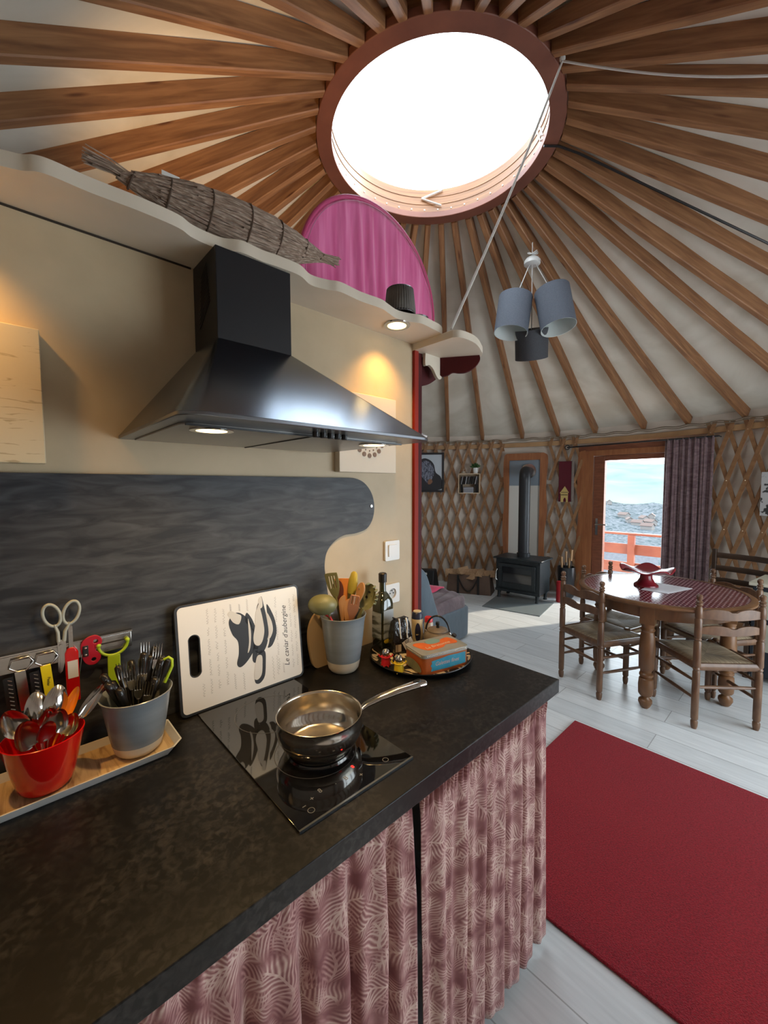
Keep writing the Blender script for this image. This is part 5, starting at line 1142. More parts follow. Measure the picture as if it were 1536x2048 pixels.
# pasta server
t=thing('pasta_server','olive pasta server with teeth and round holes on the right of the utensil crock','pasta server'); tip=at2(.096,-.008,.100); ft=foot2(-.01,.0); T=orient(tip,tip-ft,tc2+vr2*-.25)
mb=MB(); spoon_bowl(mb,T@Matrix.Translation((-.045,0,0)),.092,.062,.014,.002); mb.build('bowl',oliveM,t,smooth=80)
mb=MB()
for k in range(8): a=R(20+k*20); 
for k,(x,y) in enumerate(((-.004,-.012),(-.012,-.022),(-.024,-.030),(-.038,-.033),(-.052,-.033),(-.004,.010),(-.014,.022),(-.028,.029))):
    p=T@Vector((x,y,-.004)); mb.tube([p,T@Vector((x*1.0,y*1.15,.012)),T@Vector((x*1.0,y*1.0,.020))],[.0045,.0035,.002],8)
mb.build('teeth',oliveM,t,smooth=60)
mb=MB()
for x,y in((-.030,0),(-.050,.004),(-.040,-.014),(-.045,.018)): mb.lathe([(.0045,0),(.0045,.0006)],T@Vector((x,y,-.0128)),12,ax=T.to_3x3()@Vector((0,0,1)))
mb.build('drain_holes',M('hole_dark',(.02,.02,.012),rough=.6),t)
mb=MB(); mb.tube([T@Vector((-.088,0,-.004)),ft],[.008,.006],10,flat=.7); mb.build('handle',oliveM,t)
# ---------------------------------------------------------------- wooden board behind the crock
mb=MB(); T=frame((.70,1.152,.902),(1,0,0),(0,.06,1)); mb.prism(smoothpoly([(.05,0),(.03,.06),(.028,.13),(.05,.175),(.085,.19),(.12,.175),(.14,.12),(.14,.05),(.12,0)],5),.010,T)
solo('wooden_board',mb,M('pale_board',(.55,.38,.20),rough=.5),'pale rounded wooden board half hidden behind the utensil crock','board',bevel=.002,smooth=40)
# ---------------------------------------------------------------- saucepan
pn=thing('saucepan','shiny stainless steel saucepan standing on the induction hob','saucepan'); pc=Vector((.522,.783,.9055)); mb=MB()
potS=M('pan_steel',(.60,.58,.55),rough=.13,metal=1.,aniso=.0); potI=M('pan_inside',(.66,.60,.50),(.74,.68,.58),rough=.22,metal=1.,scale=40,stretch=(1,1,14))
mb.lathe([(.001,0),(.070,0),(.074,.001),(.0755,.008),(.086,.020),(.0965,.036),(.1005,.050),(.0995,.066),(.0975,.077),(.0985,.082),(.0995,.083)],pc,72,caps=False); mb.build('body',potS,pn,smooth=60)
mb=MB(); mb.lathe([(.0995,.083),(.0985,.0835),(.0965,.082),(.0955,.076),(.0985,.055),(.0975,.040),(.088,.020),(.079,.010),(.070,.005),(.001,.005)],pc,72,caps=False); mb.build('inside',potI,pn,smooth=60,label='brushed golden reflecting inside of the pan')
hd_=Vector((.793-.522,.690-.783,0)).normalized(); hn=Vector((-hd_.y,hd_.x,0)); s0=pc+hd_*.0985+Vector((0,0,.070)); e0=pc+hd_*.290+Vector((0,0,.098))
T=orient(s0,e0-s0,(0,0,1)); mb=MB(); pts=[T@Vector((x,0,z)) for x,z in((0,-.008),(.02,0),(.06,.004),(.11,.004),(.16,.001),(.185,-.003),(.19,-.004))]
mb.tube(pts,[.008,.0105,.012,.0135,.0145,.0135,.009],18,flat=.62,up=(0,0,1)); h_=mb.build('handle',chromeM,pn,smooth=60)
mb=MB(); mb.tube([T@Vector((.165+.010*math.cos(a),.0042*math.sin(a),.0093)) for a in[i*PI/8 for i in range(16)]],.0022,6,closed=True); mb.prism([(.165+.009*math.cos(a),.0036*math.sin(a)) for a in[i*PI/8 for i in range(16)]],.0006,T@Matrix.Translation((0,0,.0088))); mb.build('hanging_hole',blackM,h_)
mb=MB(); q=orient(s0+Vector((0,0,-.012))-hd_*.001,(0,0,1),hd_); mb.prism(smoothpoly([(-.022,-.008),(-.024,0),(-.022,.008),(.0,.012),(.014,.008),(.014,-.008),(.0,-.012)],4),.003,q)
for y in(-.005,.005): mb.sphere(q@Vector((-.012,y,.003)),.003,10)
mb.build('handle_bracket',chromeM,pn,bevel=.0008)
# ---------------------------------------------------------------- round tray
rt_=thing('round_tray','round black tray with a cream leaf pattern at the right end of the worktop','tray'); tcn=Vector((1.075,.962,.901)); TR=.178
def leaf_mat():
    m=M('tray_pattern',(.012,.011,.010),rough=.3,spec=.5); N=m.node_tree.nodes;L=m.node_tree.links;b=N['Principled BSDF']; mp=N['Mapping']
    v=N.new('ShaderNodeTexWave'); v.inputs['Scale'].default_value=13; v.inputs['Distortion'].default_value=14; v.inputs['Detail'].default_value=1.5; v.inputs['Detail Scale'].default_value=1.3; L.new(mp.outputs[0],v.inputs['Vector'])
    n=N.new('ShaderNodeTexVoronoi'); n.inputs['Scale'].default_value=17; L.new(mp.outputs[0],n.inputs['Vector'])
    cr=N.new('ShaderNodeValToRGB'); cr.color_ramp.elements[0].position=.44; cr.color_ramp.elements[1].position=.47; L.new(v.outputs['Fac'],cr.inputs[0])
    cr2=N.new('ShaderNodeValToRGB'); cr2.color_ramp.elements[0].position=.47; cr2.color_ramp.elements[1].position=.50; cr2.color_ramp.elements[0].color=(1,1,1,1); cr2.color_ramp.elements[1].color=(0,0,0,1); L.new(n.outputs['Distance'],cr2.inputs[0])
    mu=N.new('ShaderNodeMath'); mu.operation='MULTIPLY'; L.new(cr.outputs[0],mu.inputs[0]); L.new(cr2.outputs[0],mu.inputs[1])
    L.new(rgbmix(N,L,mu.outputs[0],(.012,.011,.010),(.66,.56,.38)),b.inputs['Base Color']); return m
mb=MB(); mb.lathe([(TR-.02,.0065),(.001,.0065)],tcn,80,caps=False); mb.lathe([(TR-.02,.0065),(TR-.006,.012),(TR-.001,.017)],tcn,80,caps=False); mb.build('patterned_base',leaf_mat(),rt_)
mb=MB(); mb.lathe([(.001,0),(TR-.02,0),(TR-.004,.010),(TR+.004,.018),(TR+.003,.020),(TR-.001,.0175)],tcn,80,caps=False); mb.build('rim',blackM,rt_)
ty=.9077
# biscuit tin
tn=thing('biscuit_tin','embossed orange and blue biscuit tin with grey lid on the round tray','tin')
ta=Vector((.955,.842,ty)); tbv=Vector((1.135,.795,ty)); tX=(tbv-ta).normalized(); tY=Vector((-tX.y,tX.x,0)); TW_=.188; TD_=.118; TH=.066
TTn=Matrix((tX,tY,Vector((0,0,1)))).transposed().to_4x4(); TTn.translation=ta
mb=MB(); mb.prism(rrect(.002,TW_-.002,.002,TD_-.002,.014),TH-.008,TTn); bd=mb.build('tin_body',M('tin_orange',(.48,.115,.030),(.30,.13,.05),rough=.32,metal=.25,scale=14,lo=.45,hi=.75),tn,smooth=30)
mb=MB(); mb.prism(rrect(0,TW_,0,TD_,.016),.012,TTn@Matrix.Translation((0,0,TH-.010))); ld=mb.build('lid',M('tin_lid',(.42,.40,.36),(.28,.33,.33),rough=.35,metal=.3,scale=22),tn,bevel=.003,seg=3,smooth=40)
mb=MB(); tz=TH+.0022; mb.prism(smoothpoly([(.018,.085),(.03,.045),(.05,.028),(.10,.030),(.125,.045),(.165,.040),(.176,.06),(.165,.095),(.13,.088),(.115,.070),(.075,.070),(.06,.092),(.03,.1)],5),.0006,TTn@Matrix.Translation((0,0,tz))); mb.build('orange_banner',M('tin_banner',(.75,.17,.02),(.62,.11,.01),rough=.35,scale=30),ld,smooth=0)
mb=MB(); mb.prism(smoothpoly([(.07,.092),(.078,.075),(.11,.074),(.128,.09),(.11,.104),(.08,.104)],5),.0005,TTn@Matrix.Translation((0,0,tz))); mb.build('blue_scene',M('tin_scene',(.20,.36,.36),rough=.35),ld,smooth=0)
q=text('La Bretonne',.0215,TTn@Matrix.Translation((.094,.052,tz+.0009))@Matrix.Rotation(R(6),4,'Z'),.0002,shear=.2); q.build('lid_lettering',M('lettering_cream',(.66,.56,.42),rough=.4),ld,smooth=0)
mb=MB()
for k in range(26): mb.sphere(TTn@Vector((.016+k*.0062,-.0002,TH-.004)),.0022,8)
for k in range(14): mb.sphere(TTn@Vector((-.0002,.016+k*.0062,TH-.004)),.0018,8)
mb.build('beaded_edge',M('bead_silver',(.62,.58,.50),rough=.3,metal=.6),ld,smooth=60)
Fr=frame(ta+Vector((0,0,0)),tX,(0,0,1))                     # front face, z towards the viewer
mb=MB(); mb.prism([(.032,.010),(.036,.022),(.030,.028),(.036,.036),(.033,.043),(.05,.045),(.08,.047),(.10,.050),(.14,.049),(.172,.050),(.173,.012),(.10,.009),(.06,.010)],.0006,Fr@Matrix.Translation((0,0,-.0018))); mb.build('blue_label',M('tin_blue',(.02,.22,.36),(.05,.34,.46),rough=.35,scale=25),bd,smooth=0)
q=text('Galettes fines',.0175,Fr@Matrix.Translation((.096,.031,-.0010)),.0002,shear=.25); q.build('side_lettering',M('lettering_pink',(.62,.40,.36),rough=.4),bd,smooth=0)
mb=MB(); Fl=frame(ta,tY*1.0,(0,0,1)); mb.prism(smoothpoly([(.015,.008),(.10,.008),(.10,.030),(.06,.038),(.02,.030)],5),.0006,Fl@Matrix.Translation((0,0,-.0026))); mb.build('green_scene',M('tin_green',(.10,.115,.06),(.22,.20,.10),rough=.35,scale=30),bd,smooth=0)
# salt and pepper shakers
def shaker(c,mat,label):
    t=thing('salt_shaker',label,'shaker'); c=Vector(c)
    mb=MB(); mb.lathe([(.001,.003),(.016,.004),(.0155,.018),(.014,.028),(.017,.031),(.016,.033),(.001,.033)],c,28,fn=lambda a,z:1+(.10*math.sin(7*a) if z<.012 else 0)); 
    for k in range(7): a=k*2*PI/7; mb.add([c+Vector((.0155*math.cos(a-.3),.0155*math.sin(a-.3),.006)),c+Vector((.0155*math.cos(a+.3),.0155*math.sin(a+.3),.006)),c+Vector((.0185*math.cos(a),.0185*math.sin(a),-.0005))],[(0,1,2)])
    mb.build('skirt',mat,t,smooth=50)
    mb=MB(); mb.sphere(c+Vector((0,0,.043)),.0135,20,(1,1,1.12)); mb.build('head',chromeM,t,smooth=80)
    mb=MB(); rgt=Vector((c.y,-c.x,0)).normalized()
    for s in(-1,1): mb.tube([c+rgt*s*.014+Vector((0,0,.028)),c+rgt*s*.021+Vector((0,0,.032)),c+rgt*s*.024+Vector((0,0,.038))],[.002,.0022,.003],8)
    mb.build('arm',mat,t); return t
shaker((.926,.985,ty+.001),M('shaker_red',(.60,.02,.03),rough=.3),'chrome domed shaker with a red scalloped skirt on the round tray')
shaker((.922,.918,ty+.001),M('shaker_yellow',(.75,.52,.02),rough=.3),'chrome domed shaker with a yellow scalloped skirt on the round tray')
# olive oil bottle (square)
ob=thing('oil_bottle','tall square dark green oil bottle behind the round tray','bottle'); bc=Vector((1.040,1.122,ty)); 
oilM=M('bottle_glass',(.018,.022,.006),rough=.07,spec=.7,coat=.5)
def sq(r,z,n=24,k=5,rot=0): return [Vector((r*math.copysign(abs(math.cos(a))**(2/k),math.cos(a)),r*math.copysign(abs(math.sin(a))**(2/k),math.sin(a)),z)) for a in[2*PI*i/n for i in range(n)]]
rings=[(.029,0,5),(.031,.004,6),(.031,.165,6),(.029,.180,4.5),(.020,.200,3),(.0125,.212,2),(.012,.250,2),(.0145,.252,2),(.0145,.262,2),(.012,.264,2)]
mb=MB(); vs=[];n=24
for r_,z,k in rings: vs+=[bc+p for p in sq(r_,z,n,k)]
fs=[(j*n+i,j*n+(i+1)%n,(j+1)*n+(i+1)%n,(j+1)*n+i) for j in range(len(rings)-1) for i in range(n)]+[tuple(reversed(range(n)))]
mb.add(vs,fs); mb.build('glass',oilM,ob,smooth=50)
mb=MB(); mb.lathe([(.0155,.246),(.016,.278),(.012,.281),(.001,.281)],bc,20); mb.build('cap',blackM,ob)
mb=MB(); mb.box(bc+Vector((-.0,-.0315,.085)),(.050,.001,.10)); mb.box(bc+Vector((-.0315,.0,.085)),(.001,.050,.10)); lb_=mb.build('label',M('bottle_label',(.07,.075,.055),(.40,.43,.42),rough=.5,scale=9,stretch=(1,1,5),lo=.45,hi=.55),ob,smooth=0)
mb=MB(); mb.box(bc+Vector((.0,-.0325,.128)),(.050,.001,.035)); mb.build('label_band',M('label_band',(.34,.37,.38),rough=.4),ob)
mb=MB(); mb.sphere(bc+Vector((-.006,-.0290,.028)),.016,14,(1.1,.25,.75)); mb.build('lemon_print',M('lemon',(.62,.42,.02),rough=.4),ob,smooth=80)
# coffee packet
cf_=thing('coffee_packet','crumpled glossy black coffee packet with white ties and a printed tag','packet'); cc=Vector((1.052,1.040,ty)); cr_=R(-20)
foil=M('black_foil',(.012,.012,.013),rough=.16,spec=.8,bump=.6,bscale=45)
mb=MB(); g=MB(); g.rbox((0,0,.062),(.076,.052,.124),k=7,n=14); T=Matrix.Translation(cc)@Matrix.Rotation(cr_,4,'Z')
mb.add([Vector((v.x*(1-.25*max(0,(v.z-.09)/.03)**1)*(1+.05*mnoise.noise(v*60)),v.y*(1-.7*max(0,min(1,(v.z-.085)/.04)))+.004*mnoise.noise(v*70),v.z+.004*mnoise.noise(v*50))) for v in g.v],g.f,T); mb.build('foil_body',foil,cf_,smooth=25)
mb=MB(); mb.tube([T@Vector((x,0,.124+.004*math.sin(x*150))) for x in(-.03,-.015,0,.015,.03)],.006,8,flat=.5); mb.build('folded_top',foil,cf_,smooth=30)
mb=MB()
for s in(-1,1): mb.tube([T@Vector((s*.014,-.018,.128)),T@Vector((s*.015,-.028,.105)),T@Vector((s*.013,-.030,.07)),T@Vector((s*.013+.002,-.030,.058))],[.0035,.0026,.0026,.0035],8)
mb.build('white_ties',whiteM,cf_,smooth=60)
Tg=T@frame((.016,-.034,.038),(.85,0,.45),(-.45,0,.85)); mb=MB(); mb.box((0,0,0),(.040,.032,.0008),T=Tg); tg=mb.build('tag',M('tag_white',(.66,.62,.55),rough=.5),cf_)
q=text('ESP\nRES',.0165,Tg@Matrix.Translation((0,.001,.0008)),.0002,sx=.8); q.build('tag_lettering',blackM,tg,smooth=0)
mb=MB(); mb.box(T@Vector((-.020,-.0275,.022)),(.022,.001,.026),rz=cr_); mb.build('striped_label',M('stripe_label',(.55,.47,.36),(.18,.13,.09),rough=.5,scale=30,stretch=(6,6,.1),lo=.45,hi=.55),cf_)
# sauce bottle
sb=thing('sauce_bottle','squat cream sauce squeeze bottle with a dark blue cap and oval label','bottle'); mc=Vector((1.150,1.045,ty)); mb=MB()
mb.lathe([(.001,0),(.022,0),(.024,.004),(.024,.05),(.021,.075),(.023,.095),(.021,.104),(.018,.108),(.001,.108)],mc,28,T=None); mb.build('body',M('sauce_cream',(.62,.48,.26),rough=.35),sb,smooth=60)
mb=MB(); mb.lathe([(.022,.100),(.020,.120),(.016,.125),(.001,.125)],mc,28); mb.build('cap',M('cap_navy',(.015,.018,.05),rough=.35),sb,smooth=50)
mb=MB(); mb.lathe([(.0155,.1253),(.0155,.1285),(.001,.1285)],mc,24); mb.build('cap_disc',M('cap_cream',(.66,.56,.38),rough=.4),sb)
mb=MB(); nrm=Vector((-mc.x+.2,-mc.y,0)).normalized(); q=frame(mc+nrm*.0243+Vector((0,0,.052)),Vector((-nrm.y,nrm.x,0)),(0,0,1)); mb.prism([(.011*math.cos(a),.036*math.sin(a)) for a in[i*PI/14 for i in range(28)]],.001,q); ol=mb.build('oval_label',M('oval_navy',(.02,.022,.045),rough=.35),sb)
mb=MB(); mb.box(q@Vector((0,-.008,.0012)),(.016,.006,.001),rot=None); mb.build('label_stripe',M('stripe_gold',(.5,.4,.22),rough=.4),ol)
# red capped small bottle
rb2=thing('small_bottle','small bottle with a red cap behind the teapot handle','bottle'); c=Vector((1.252,1.075,CT+.001))
mb=MB(); mb.lathe([(.001,0),(.019,0),(.019,.055),(.015,.062),(.001,.062)],c,20); mb.build('body',M('bottle_pale',(.42,.36,.28),rough=.3),rb2,smooth=50)
mb=MB(); mb.lathe([(.0165,.062),(.0165,.078),(.014,.082),(.001,.082)],c,20); mb.build('cap',M('cap_red',(.60,.015,.02),rough=.3),rb2,smooth=50)
# teapot
tp2=thing('teapot','grey brown cast iron teapot with a looped black handle on the round tray','teapot'); c=Vector((1.185,.972,ty)); irM=M('pot_iron',(.15,.12,.09),(.19,.155,.12),rough=.55,scale=60,bump=.1,bscale=200)
mb=MB(); mb.lathe([(.001,0),(.032,0),(.040,.008),(.052,.026),(.054,.038),(.048,.052),(.036,.062),(.001,.062)],c,40); mb.build('body',irM,tp2,smooth=60)
mb=MB(); mb.lathe([(.037,.060),(.039,.063),(.037,.067),(.020,.072),(.001,.073)],c,40); ldp=mb.build('lid',irM,tp2,smooth=60)
mb=MB(); mb.lathe([(.006,.072),(.0055,.080),(.0085,.086),(.0075,.094),(.001,.096)],c,16); mb.build('knob',blackM,ldp,smooth=60)
rgt=Vector((c.y,-c.x,0)).normalized(); fwd=Vector((c.x,c.y,0)).normalized(); hx=(rgt*.95+fwd*-.25).normalized()
mb=MB(); mb.tube([c+hx*(.046*math.cos(a))+Vector((0,0,.055+.062*math.sin(a))) for a in[PI*i/20 for i in range(21)]],.0035,10); mb.build('loop_handle',blackmetal,tp2,smooth=60)
for s in(-1,1): mb=MB(); mb.sphere(c+hx*s*.045+Vector((0,0,.055)),.007,10); mb.build('handle_lug',chromeM,tp2)
mb=MB(); sx_=(rgt*.9-fwd*.45).normalized(); mb.tube([c+sx_*.044+Vector((0,0,.030)),c+sx_*.060+Vector((0,0,.044)),c+sx_*.070+Vector((0,0,.060))],[.012,.0095,.0085],14); mb.build('spout',M('spout_black',(.025,.022,.02),rough=.45),tp2,smooth=60)
# ---------------------------------------------------------------- knife rail with hanging tools
kr=thing('magnetic_rail','long polished steel magnetic rail fixed low on the splashback','rail'); ry=WY-.0125
mb=MB(); mb.bb(-.5,.2215,ry-.014,ry,1.118,1.157); mb.build('bar',brushM,kr,bevel=.002)
mb=MB(); mb.bb(-.5,.2225,ry-.016,ry-.0,1.157,1.160); mb.build('top_lip',chromeM,kr)
hy=ry-.016    # plane of the hanging tools
def vpl(mb,poly,y=hy,th=.002): mb.prism(poly,th,frame((0,y,0),(1,0,0),(0,0,1)))
# scissors
sc=thing('kitchen_scissors','pale grey handled kitchen scissors stuck on the steel rail','scissors'); greyH=M('scissor_grey',(.34,.36,.32),rough=.4)
for s,nm in((-1,'left'),(1,'right')):
    mb=MB(); cx,cz=.084+s*.0175+.002,1.2305; ry_=lambda a:.0245*(1-.10*s*math.cos(a)*0)
    mb.tube([Vector((cx+s*.0015*math.sin(a)*3+.0148*math.cos(a),hy-.004,cz+.0255*math.sin(a))) for a in[2*PI*i/28 for i in range(28)]],.0034,8,closed=True)
    mb.tube([(cx-s*.004,hy-.004,cz-.022),(.084+s*.0065,hy-.004,cz-.040),(.083+s*.005,hy-.004,cz-.062)],[.004,.0055,.0055],8,flat=.7); mb.build('handle_loop',greyH,sc,smooth=60)
    mb=MB(); vpl(mb,[(.0835+s*.0075,1.172),(.0835-s*.001,1.172),(.078-s*.0005,1.095),(.079+s*.004,1.100),(.0835+s*.0075,1.135)],hy-.002-s*.001,.0014); mb.build('blade',chromeM,sc,smooth=0)
mb=MB(); mb.cyl((.082,hy-.001,1.158),(.082,hy-.006,1.158),.0035); mb.build('pivot',chromeM,sc)
# red corkscrew / cutter handle
rc_=thing('red_handle_peeler','red handled vegetable knife with a white sticker hanging blade up on the rail','peeler')
T=frame((.100,hy-.004,1.108),(1,0,.0),(-.16,0,1)); mb=MB(); q=[(-.0125,-.085),(-.0125,.030),(-.008,.040),(.0,.043),(.008,.040),(.0125,.030),(.0125,-.085)]; mb.prism(q,.010,T@Matrix.Translation((0,0,-.005))); h_=mb.build('handle',redM,rc_,bevel=.003,seg=3,smooth=50)
mb=MB(); mb.box((.001,-.008,.0055),(.019,.040,.0006),T=T); stk=mb.build('sticker',M('sticker',(.62,.60,.55),rough=.5),h_)
mb=MB(); q=text('FR 12',.007,T@Matrix.Translation((.001,.004,.0060)),.0001); mb.add(q.v,q.f); q=text('.||.||.',.006,T@Matrix.Translation((.001,-.012,.0060)),.0001); mb.add(q.v,q.f); mb.build('sticker_marks',inkM,stk,smooth=0)
mb=MB(); q=[(-.004,.040),(-.004,.090),(.0,.098),(.004,.090),(.004,.040)]; mb.prism(q,.002,T); mb.build('blade',brushM,rc_,smooth=0)
# red butterfly can opener
co_=thing('can_opener','dark red butterfly shaped can opener key hanging on the rail','can opener')
crd=M('opener_red',(.38,.006,.02),rough=.3)
def hole_(cx,cy,r): return [(cx+r*math.cos(a),cy+r*math.sin(a)) for a in[2*PI*i/14 for i in range(14)]]
mb=MB(); q=smoothpoly([(.118,1.150),(.128,1.163),(.145,1.167),(.157,1.158),(.158,1.145),(.148,1.136),(.146,1.130),(.154,1.122),(.154,1.108),(.144,1.098),(.131,1.099),(.122,1.110),(.118,1.128)],5)
mb.prism(q,.005,frame((0,hy-.001,0),(1,0,0),(0,0,1)),holes=[hole_(.146,1.152,.0048),(hole_(.141,1.110,.0048))]); kk=mb.build('key',crd,co_,bevel=.001,smooth=40)
mb=MB(); mb.box((.126,hy-.0075,1.134),(.011,.002,.026)); mb.build('black_plate',blackM,kk,bevel=.001)
mb=MB(); 
for z in(1.142,1.126): mb.sphere((.126,hy-.009,z),.003,10)
mb.build('rivets',chromeM,kk); mb=MB(); mb.box((.1165,hy-.004,1.110),(.0012,.004,.070),rot=Matrix.Rotation(R(8),4,'Y')); mb.build('cutter_strip',chromeM,co_)
# green Y peeler
gp=thing('green_peeler','lime green Y shaped peeler hanging from the right end of the rail','peeler')
mb=MB(); mb.tube([(.181+.030*math.cos(a),hy-.004,1.137+.030*math.sin(a)*.95) for a in[R(178+i*184/16) for i in range(17)]],[.0042]+[.0034]*15+[.0042],10); mb.sphere((.1515,hy-.004,1.139),.0055,10); mb.sphere((.2105,hy-.004,1.139),.0055,10); mb.build('fork_arms',limeM,gp,smooth=60)
mb=MB(); mb.box((.181,hy-.004,1.136),(.056,.002,.007)); mb.build('blade',brushM,gp)
mb=MB(); mb.prism([(.168,1.110),(.194,1.110),(.194,1.035),(.190,1.020),(.172,1.020),(.167,1.035)],.007,frame((0,hy-.0005,0),(1,0,0),(0,0,1))); mb.build('handle',limeM,gp,bevel=.002,smooth=50)
# chrome tool with serrated edge, and yellow handled one
for nm,x,mat,lab in(('slicer',.012,brushM,'flat steel handled slicer with a serrated black edge at the left of the rail'),('slicer',.054,M('yellow_plastic',(.72,.58,.01),rough=.35),'yellow handled slicer with a serrated black edge hanging on the rail')):
    t=thing(nm,lab,'slicer')
    mb=MB(); mb.tube([(x-.014,hy-.004,1.148),(x+.014,hy-.004,1.150),(x+.022,hy-.004,1.138),(x+.010,hy-.004,1.122),(x-.006,hy-.004,1.122),(x-.018,hy-.004,1.132)],.0022,8,closed=True); mb.box((x,hy-.0035,1.136),(.032,.0015,.020)); mb.build('head',brushM,t,smooth=60)
    mb=MB(); mb.prism([(x-.010,1.122),(x+.008,1.124),(x+.015,1.035),(x-.003,1.033)],.006,frame((0,hy-.001,0),(1,0,0),(0,0,1))); h_=mb.build('handle',mat,t,bevel=.0015,smooth=40)
    mb=MB(); mb.prism([(x-.028,1.112),(x-.012,1.114),(x-.006,1.035),(x-.024,1.033)],.004,frame((0,hy,0),(1,0,0),(0,0,1))); 
    mb.build('black_back',blackM,t)
    mb=MB()
    for k in range(8): z=1.108-k*.009; mb.tube([(x-.021+k*.0004,hy-.005,z),(x-.014+k*.0004,hy-.008,z-.003)],.0014,6)
    mb.build('serrations',chromeM,t)
    if x>.03:
        mb=MB(); q=text('Peeler',.008,frame((x+.003,hy-.0075,1.085),(-.07,0,-1),(1,0,-.07)),.0001); q.build('handle_lettering',inkM,h_,smooth=0)
# ---------------------------------------------------------------- things on the shelf
SZ=2.137
fb=thing('straw_bundle','long fish shaped bundle of dried brown straw lying on the wavy shelf','straw bundle'); strM=M('dried_straw',(.17,.115,.082),(.50,.40,.32),rough=.85,scale=16,stretch=(2,14,14),rand=True,detail=3,c3=(.30,.215,.16))
Pa=Vector((.225,1.105,2.213)); Pb=Vector((.785,1.085,2.226)); dx_=(Pb-Pa); Lf=dx_.length; dxn=dx_.normalized()
TF=Matrix.Translation(Pa)@Matrix((dxn,Vector((0,0,1)).cross(dxn).normalized(),dxn.cross(Vector((0,0,1)).cross(dxn).normalized()))).transposed().to_4x4()
def rad(t):
    pts=[(0,.009),(.06,.022),(.15,.040),(.30,.058),(.45,.066),(.60,.062),(.75,.046),(.87,.026),(.945,.010),(1,.013)]
    for (a,b),(c,d) in zip(pts,pts[1:]):
        if a<=t<=c: f=(t-a)/(c-a); f=f*f*(3-2*f); return b+(d-b)*f
    return .012
def sag(t): return -.014*math.sin(PI*t)
mb=MB(); vs=[];fs=[];nn=60;ns=40
for i in range(ns+1):
    t=i/ns
    for j in range(nn):
        a=2*PI*j/nn; r_=rad(t)*(.86+.06*((j*7)%5)/4+.04*mnoise.noise(Vector((t*8,j*.8,0)))); vs.append((Lf*t,r_*math.cos(a),max(-.065,r_*math.sin(a))*.92+sag(t)))
for i in range(ns):
    for j in range(nn): fs.append((i*nn+j,i*nn+(j+1)%nn,(i+1)*nn+(j+1)%nn,(i+1)*nn+j))
mb.add(vs,fs,TF); mb.build('core',strM,fb,smooth=30)
mb=MB(); rs=random.Random(21)
for k in range(260):
    a=rs.uniform(0,2*PI); t0=rs.uniform(-.02,.55); t1=min(1.03,t0+rs.uniform(.25,.6)); tw=rs.uniform(-.35,.35); pts=[]
    for q in range(8):
        t=t0+(t1-t0)*q/7; aa=a+tw*(q/7); r_=rad(min(1,max(0,t)))*(.95+.07*rs.random()) ; pts.append(TF@Vector((Lf*t,r_*math.cos(aa),r_*math.sin(aa)*.92+sag(t)))) 
    mb.tube(pts,rs.uniform(.0012,.0028),5)
o=mb.build('straw_strands',strM,fb,smooth=60); o['kind']='stuff'
mb=MB()
for k in range(34):
    s_=rs.uniform(-1,1);v_=rs.uniform(-1,1); b=TF@Vector((.03,.006*s_,.006*v_)); e_=TF@Vector((-.045-rs.uniform(0,.025),.014*s_,.014+.014*v_)); mb.tube([b,b.lerp(e_,.5)+Vector((0,0,.004)),e_],[.002,.0018,.0012],5)
for k in range(26):
    s_=rs.uniform(-1,1);v_=rs.uniform(-1,1); b=TF@Vector((Lf*.955,.006*s_,.006*v_)); e_=TF@Vector((Lf+.020+rs.uniform(0,.015),.014*s_,.014*v_)); mb.tube([b,e_],[.002,.0018],5)
o=mb.build('frayed_ends',strM,fb); o['kind']='stuff'
stb=M('straw_binding',(.09,.055,.035),rough=.8)
for t in(.04,.17,.33,.50,.66,.82,.945): r_=rad(t)*1.03; mb=MB(); mb.tube([TF@Vector((Lf*t+.008*math.sin(a),r_*math.cos(a),r_*math.sin(a)*.92+sag(t))) for a in[2*PI*i/24 for i in range(24)]],.0024,6,closed=True); mb.build('binding',stb,fb)
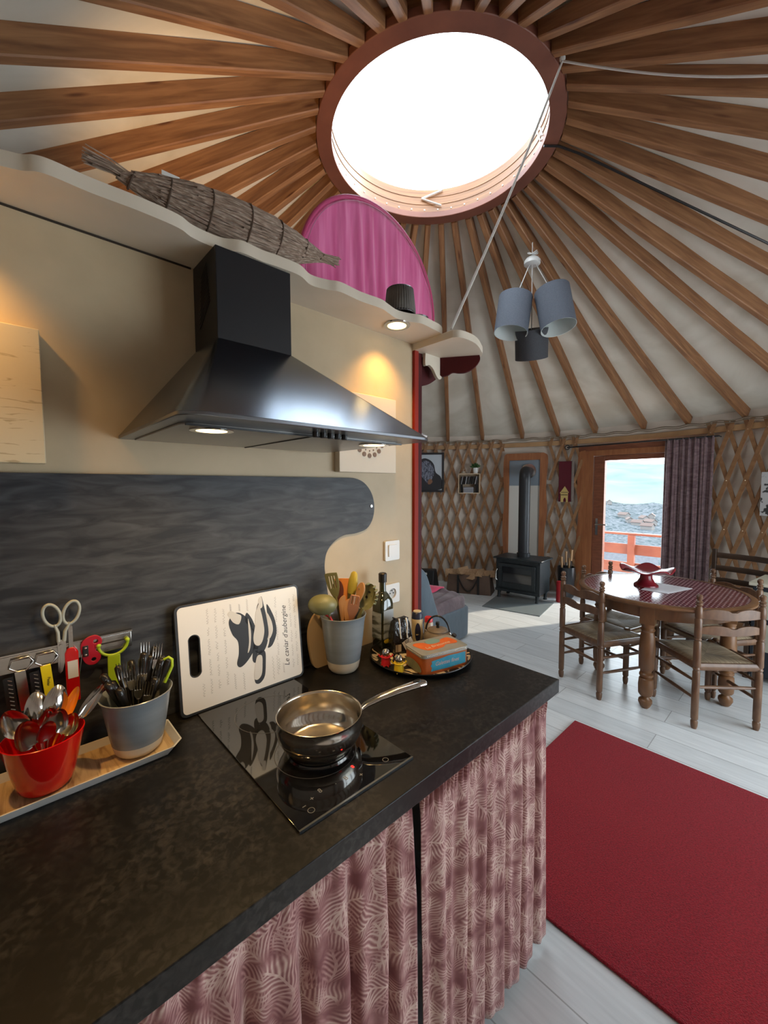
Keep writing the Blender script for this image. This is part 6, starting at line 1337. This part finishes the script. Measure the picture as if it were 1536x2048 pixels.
# pleated grey lamp shade + dish
gl_=thing('grey_lamp_shade','small pleated grey lamp shade standing on the shelf in front of the pink screen','lamp shade'); c=Vector((1.092,1.080,SZ))
mb=MB(); mb.lathe([(.056,0),(.055,.02),(.048,.088)],c,144,fn=lambda a,z:1+.018*math.sin(36*a),caps=False); mb.build('pleated_shade',M('shade_pleat',(.10,.095,.085),(.15,.14,.125),rough=.8,scale=20),gl_,solid=.0015,smooth=60)
mb=MB(); mb.lathe([(.0565,-.0),(.0575,.003),(.0565,.006)],c,48,caps=False); mb.lathe([(.048,.086),(.0495,.089),(.048,.091)],c,48,caps=False); mb.lathe([(.046,.080),(.001,.080)],c,24,caps=False); mb.build('rim_wire',blackmetal,gl_)
mb=MB(); c=Vector((1.190,1.085,SZ)); mb.lathe([(.001,0),(.028,0),(.040,.010),(.043,.018),(.041,.019),(.036,.012),(.001,.006)],c,32); solo('small_dark_dish',mb,M('dish_dark',(.06,.055,.05),rough=.25),'small dark glass dish beside the grey lamp shade on the shelf','dish',smooth=60)
mb=MB(); mb.add([(.335,1.20,SZ),(.39,1.22,SZ),(.39,1.225,SZ+.215),(.34,1.205,SZ+.20),(.335,1.28,SZ),(.39,1.29,SZ)],[(0,1,2,3),(0,4,5,1)]); solo('folded_card',mb,M('card_white',(.70,.70,.66),rough=.6),'small white folded card standing behind the straw bundle','card',smooth=0,solid=.001)
# pink hoop screen
ph=thing('pink_screen','round pink pleated fabric hoop screen standing behind the shelf','screen'); hc=Vector((1.2986,1.44,1.515+.603*1.44)); hr=.280*1.44
pinkM=M('pink_fabric',(.66,.085,.27),(.80,.19,.42),rough=.75,scale=7,stretch=(6,1,.5),sheen=.5,lo=.3,hi=.7)
mb=MB()
def pf_(u,v):
    x=-1+2*u; h_=math.sqrt(max(0,1-x*x)); z=-h_+2*h_*v; fd=.0075*math.sin(x*27+2.2*math.sin(x*5+z*.8)+.4*z)*min(1,(1-abs(z)/max(h_,.01))*3+.15)+.003*mnoise.noise(Vector((x*20,0,z*2)))
    return hc+Vector((x*hr*.985,fd,z*hr*.985))
mb.grid(pf_,220,30); mb.build('pleated_fabric',pinkM,ph,solid=.002,smooth=80)
mb=MB(); mb.tube([hc+Vector((hr*math.cos(a),0,hr*math.sin(a))) for a in[2*PI*i/96 for i in range(96)]],.0095,10,closed=True); mb.build('hoop',M('pink_hoop',(.50,.06,.17),rough=.5),ph,smooth=60)
mb=MB(); mb.tube([hc+Vector((hr*.955*math.cos(a),-.012,hr*.955*math.sin(a))) for a in[2*PI*i/96 for i in range(96)]],.0016,6,closed=True); mb.build('stitched_seam',M('seam_pale',(.50,.20,.30),rough=.6),ph)
mb=MB(); mb.box((hc.x,1.415,2.09),(.10,.030,.02)); mb.tube([(hc.x,1.40,2.095),(hc.x,1.43,2.095)],.01,8); mb.build('clip',blackM,ph)
finalise()
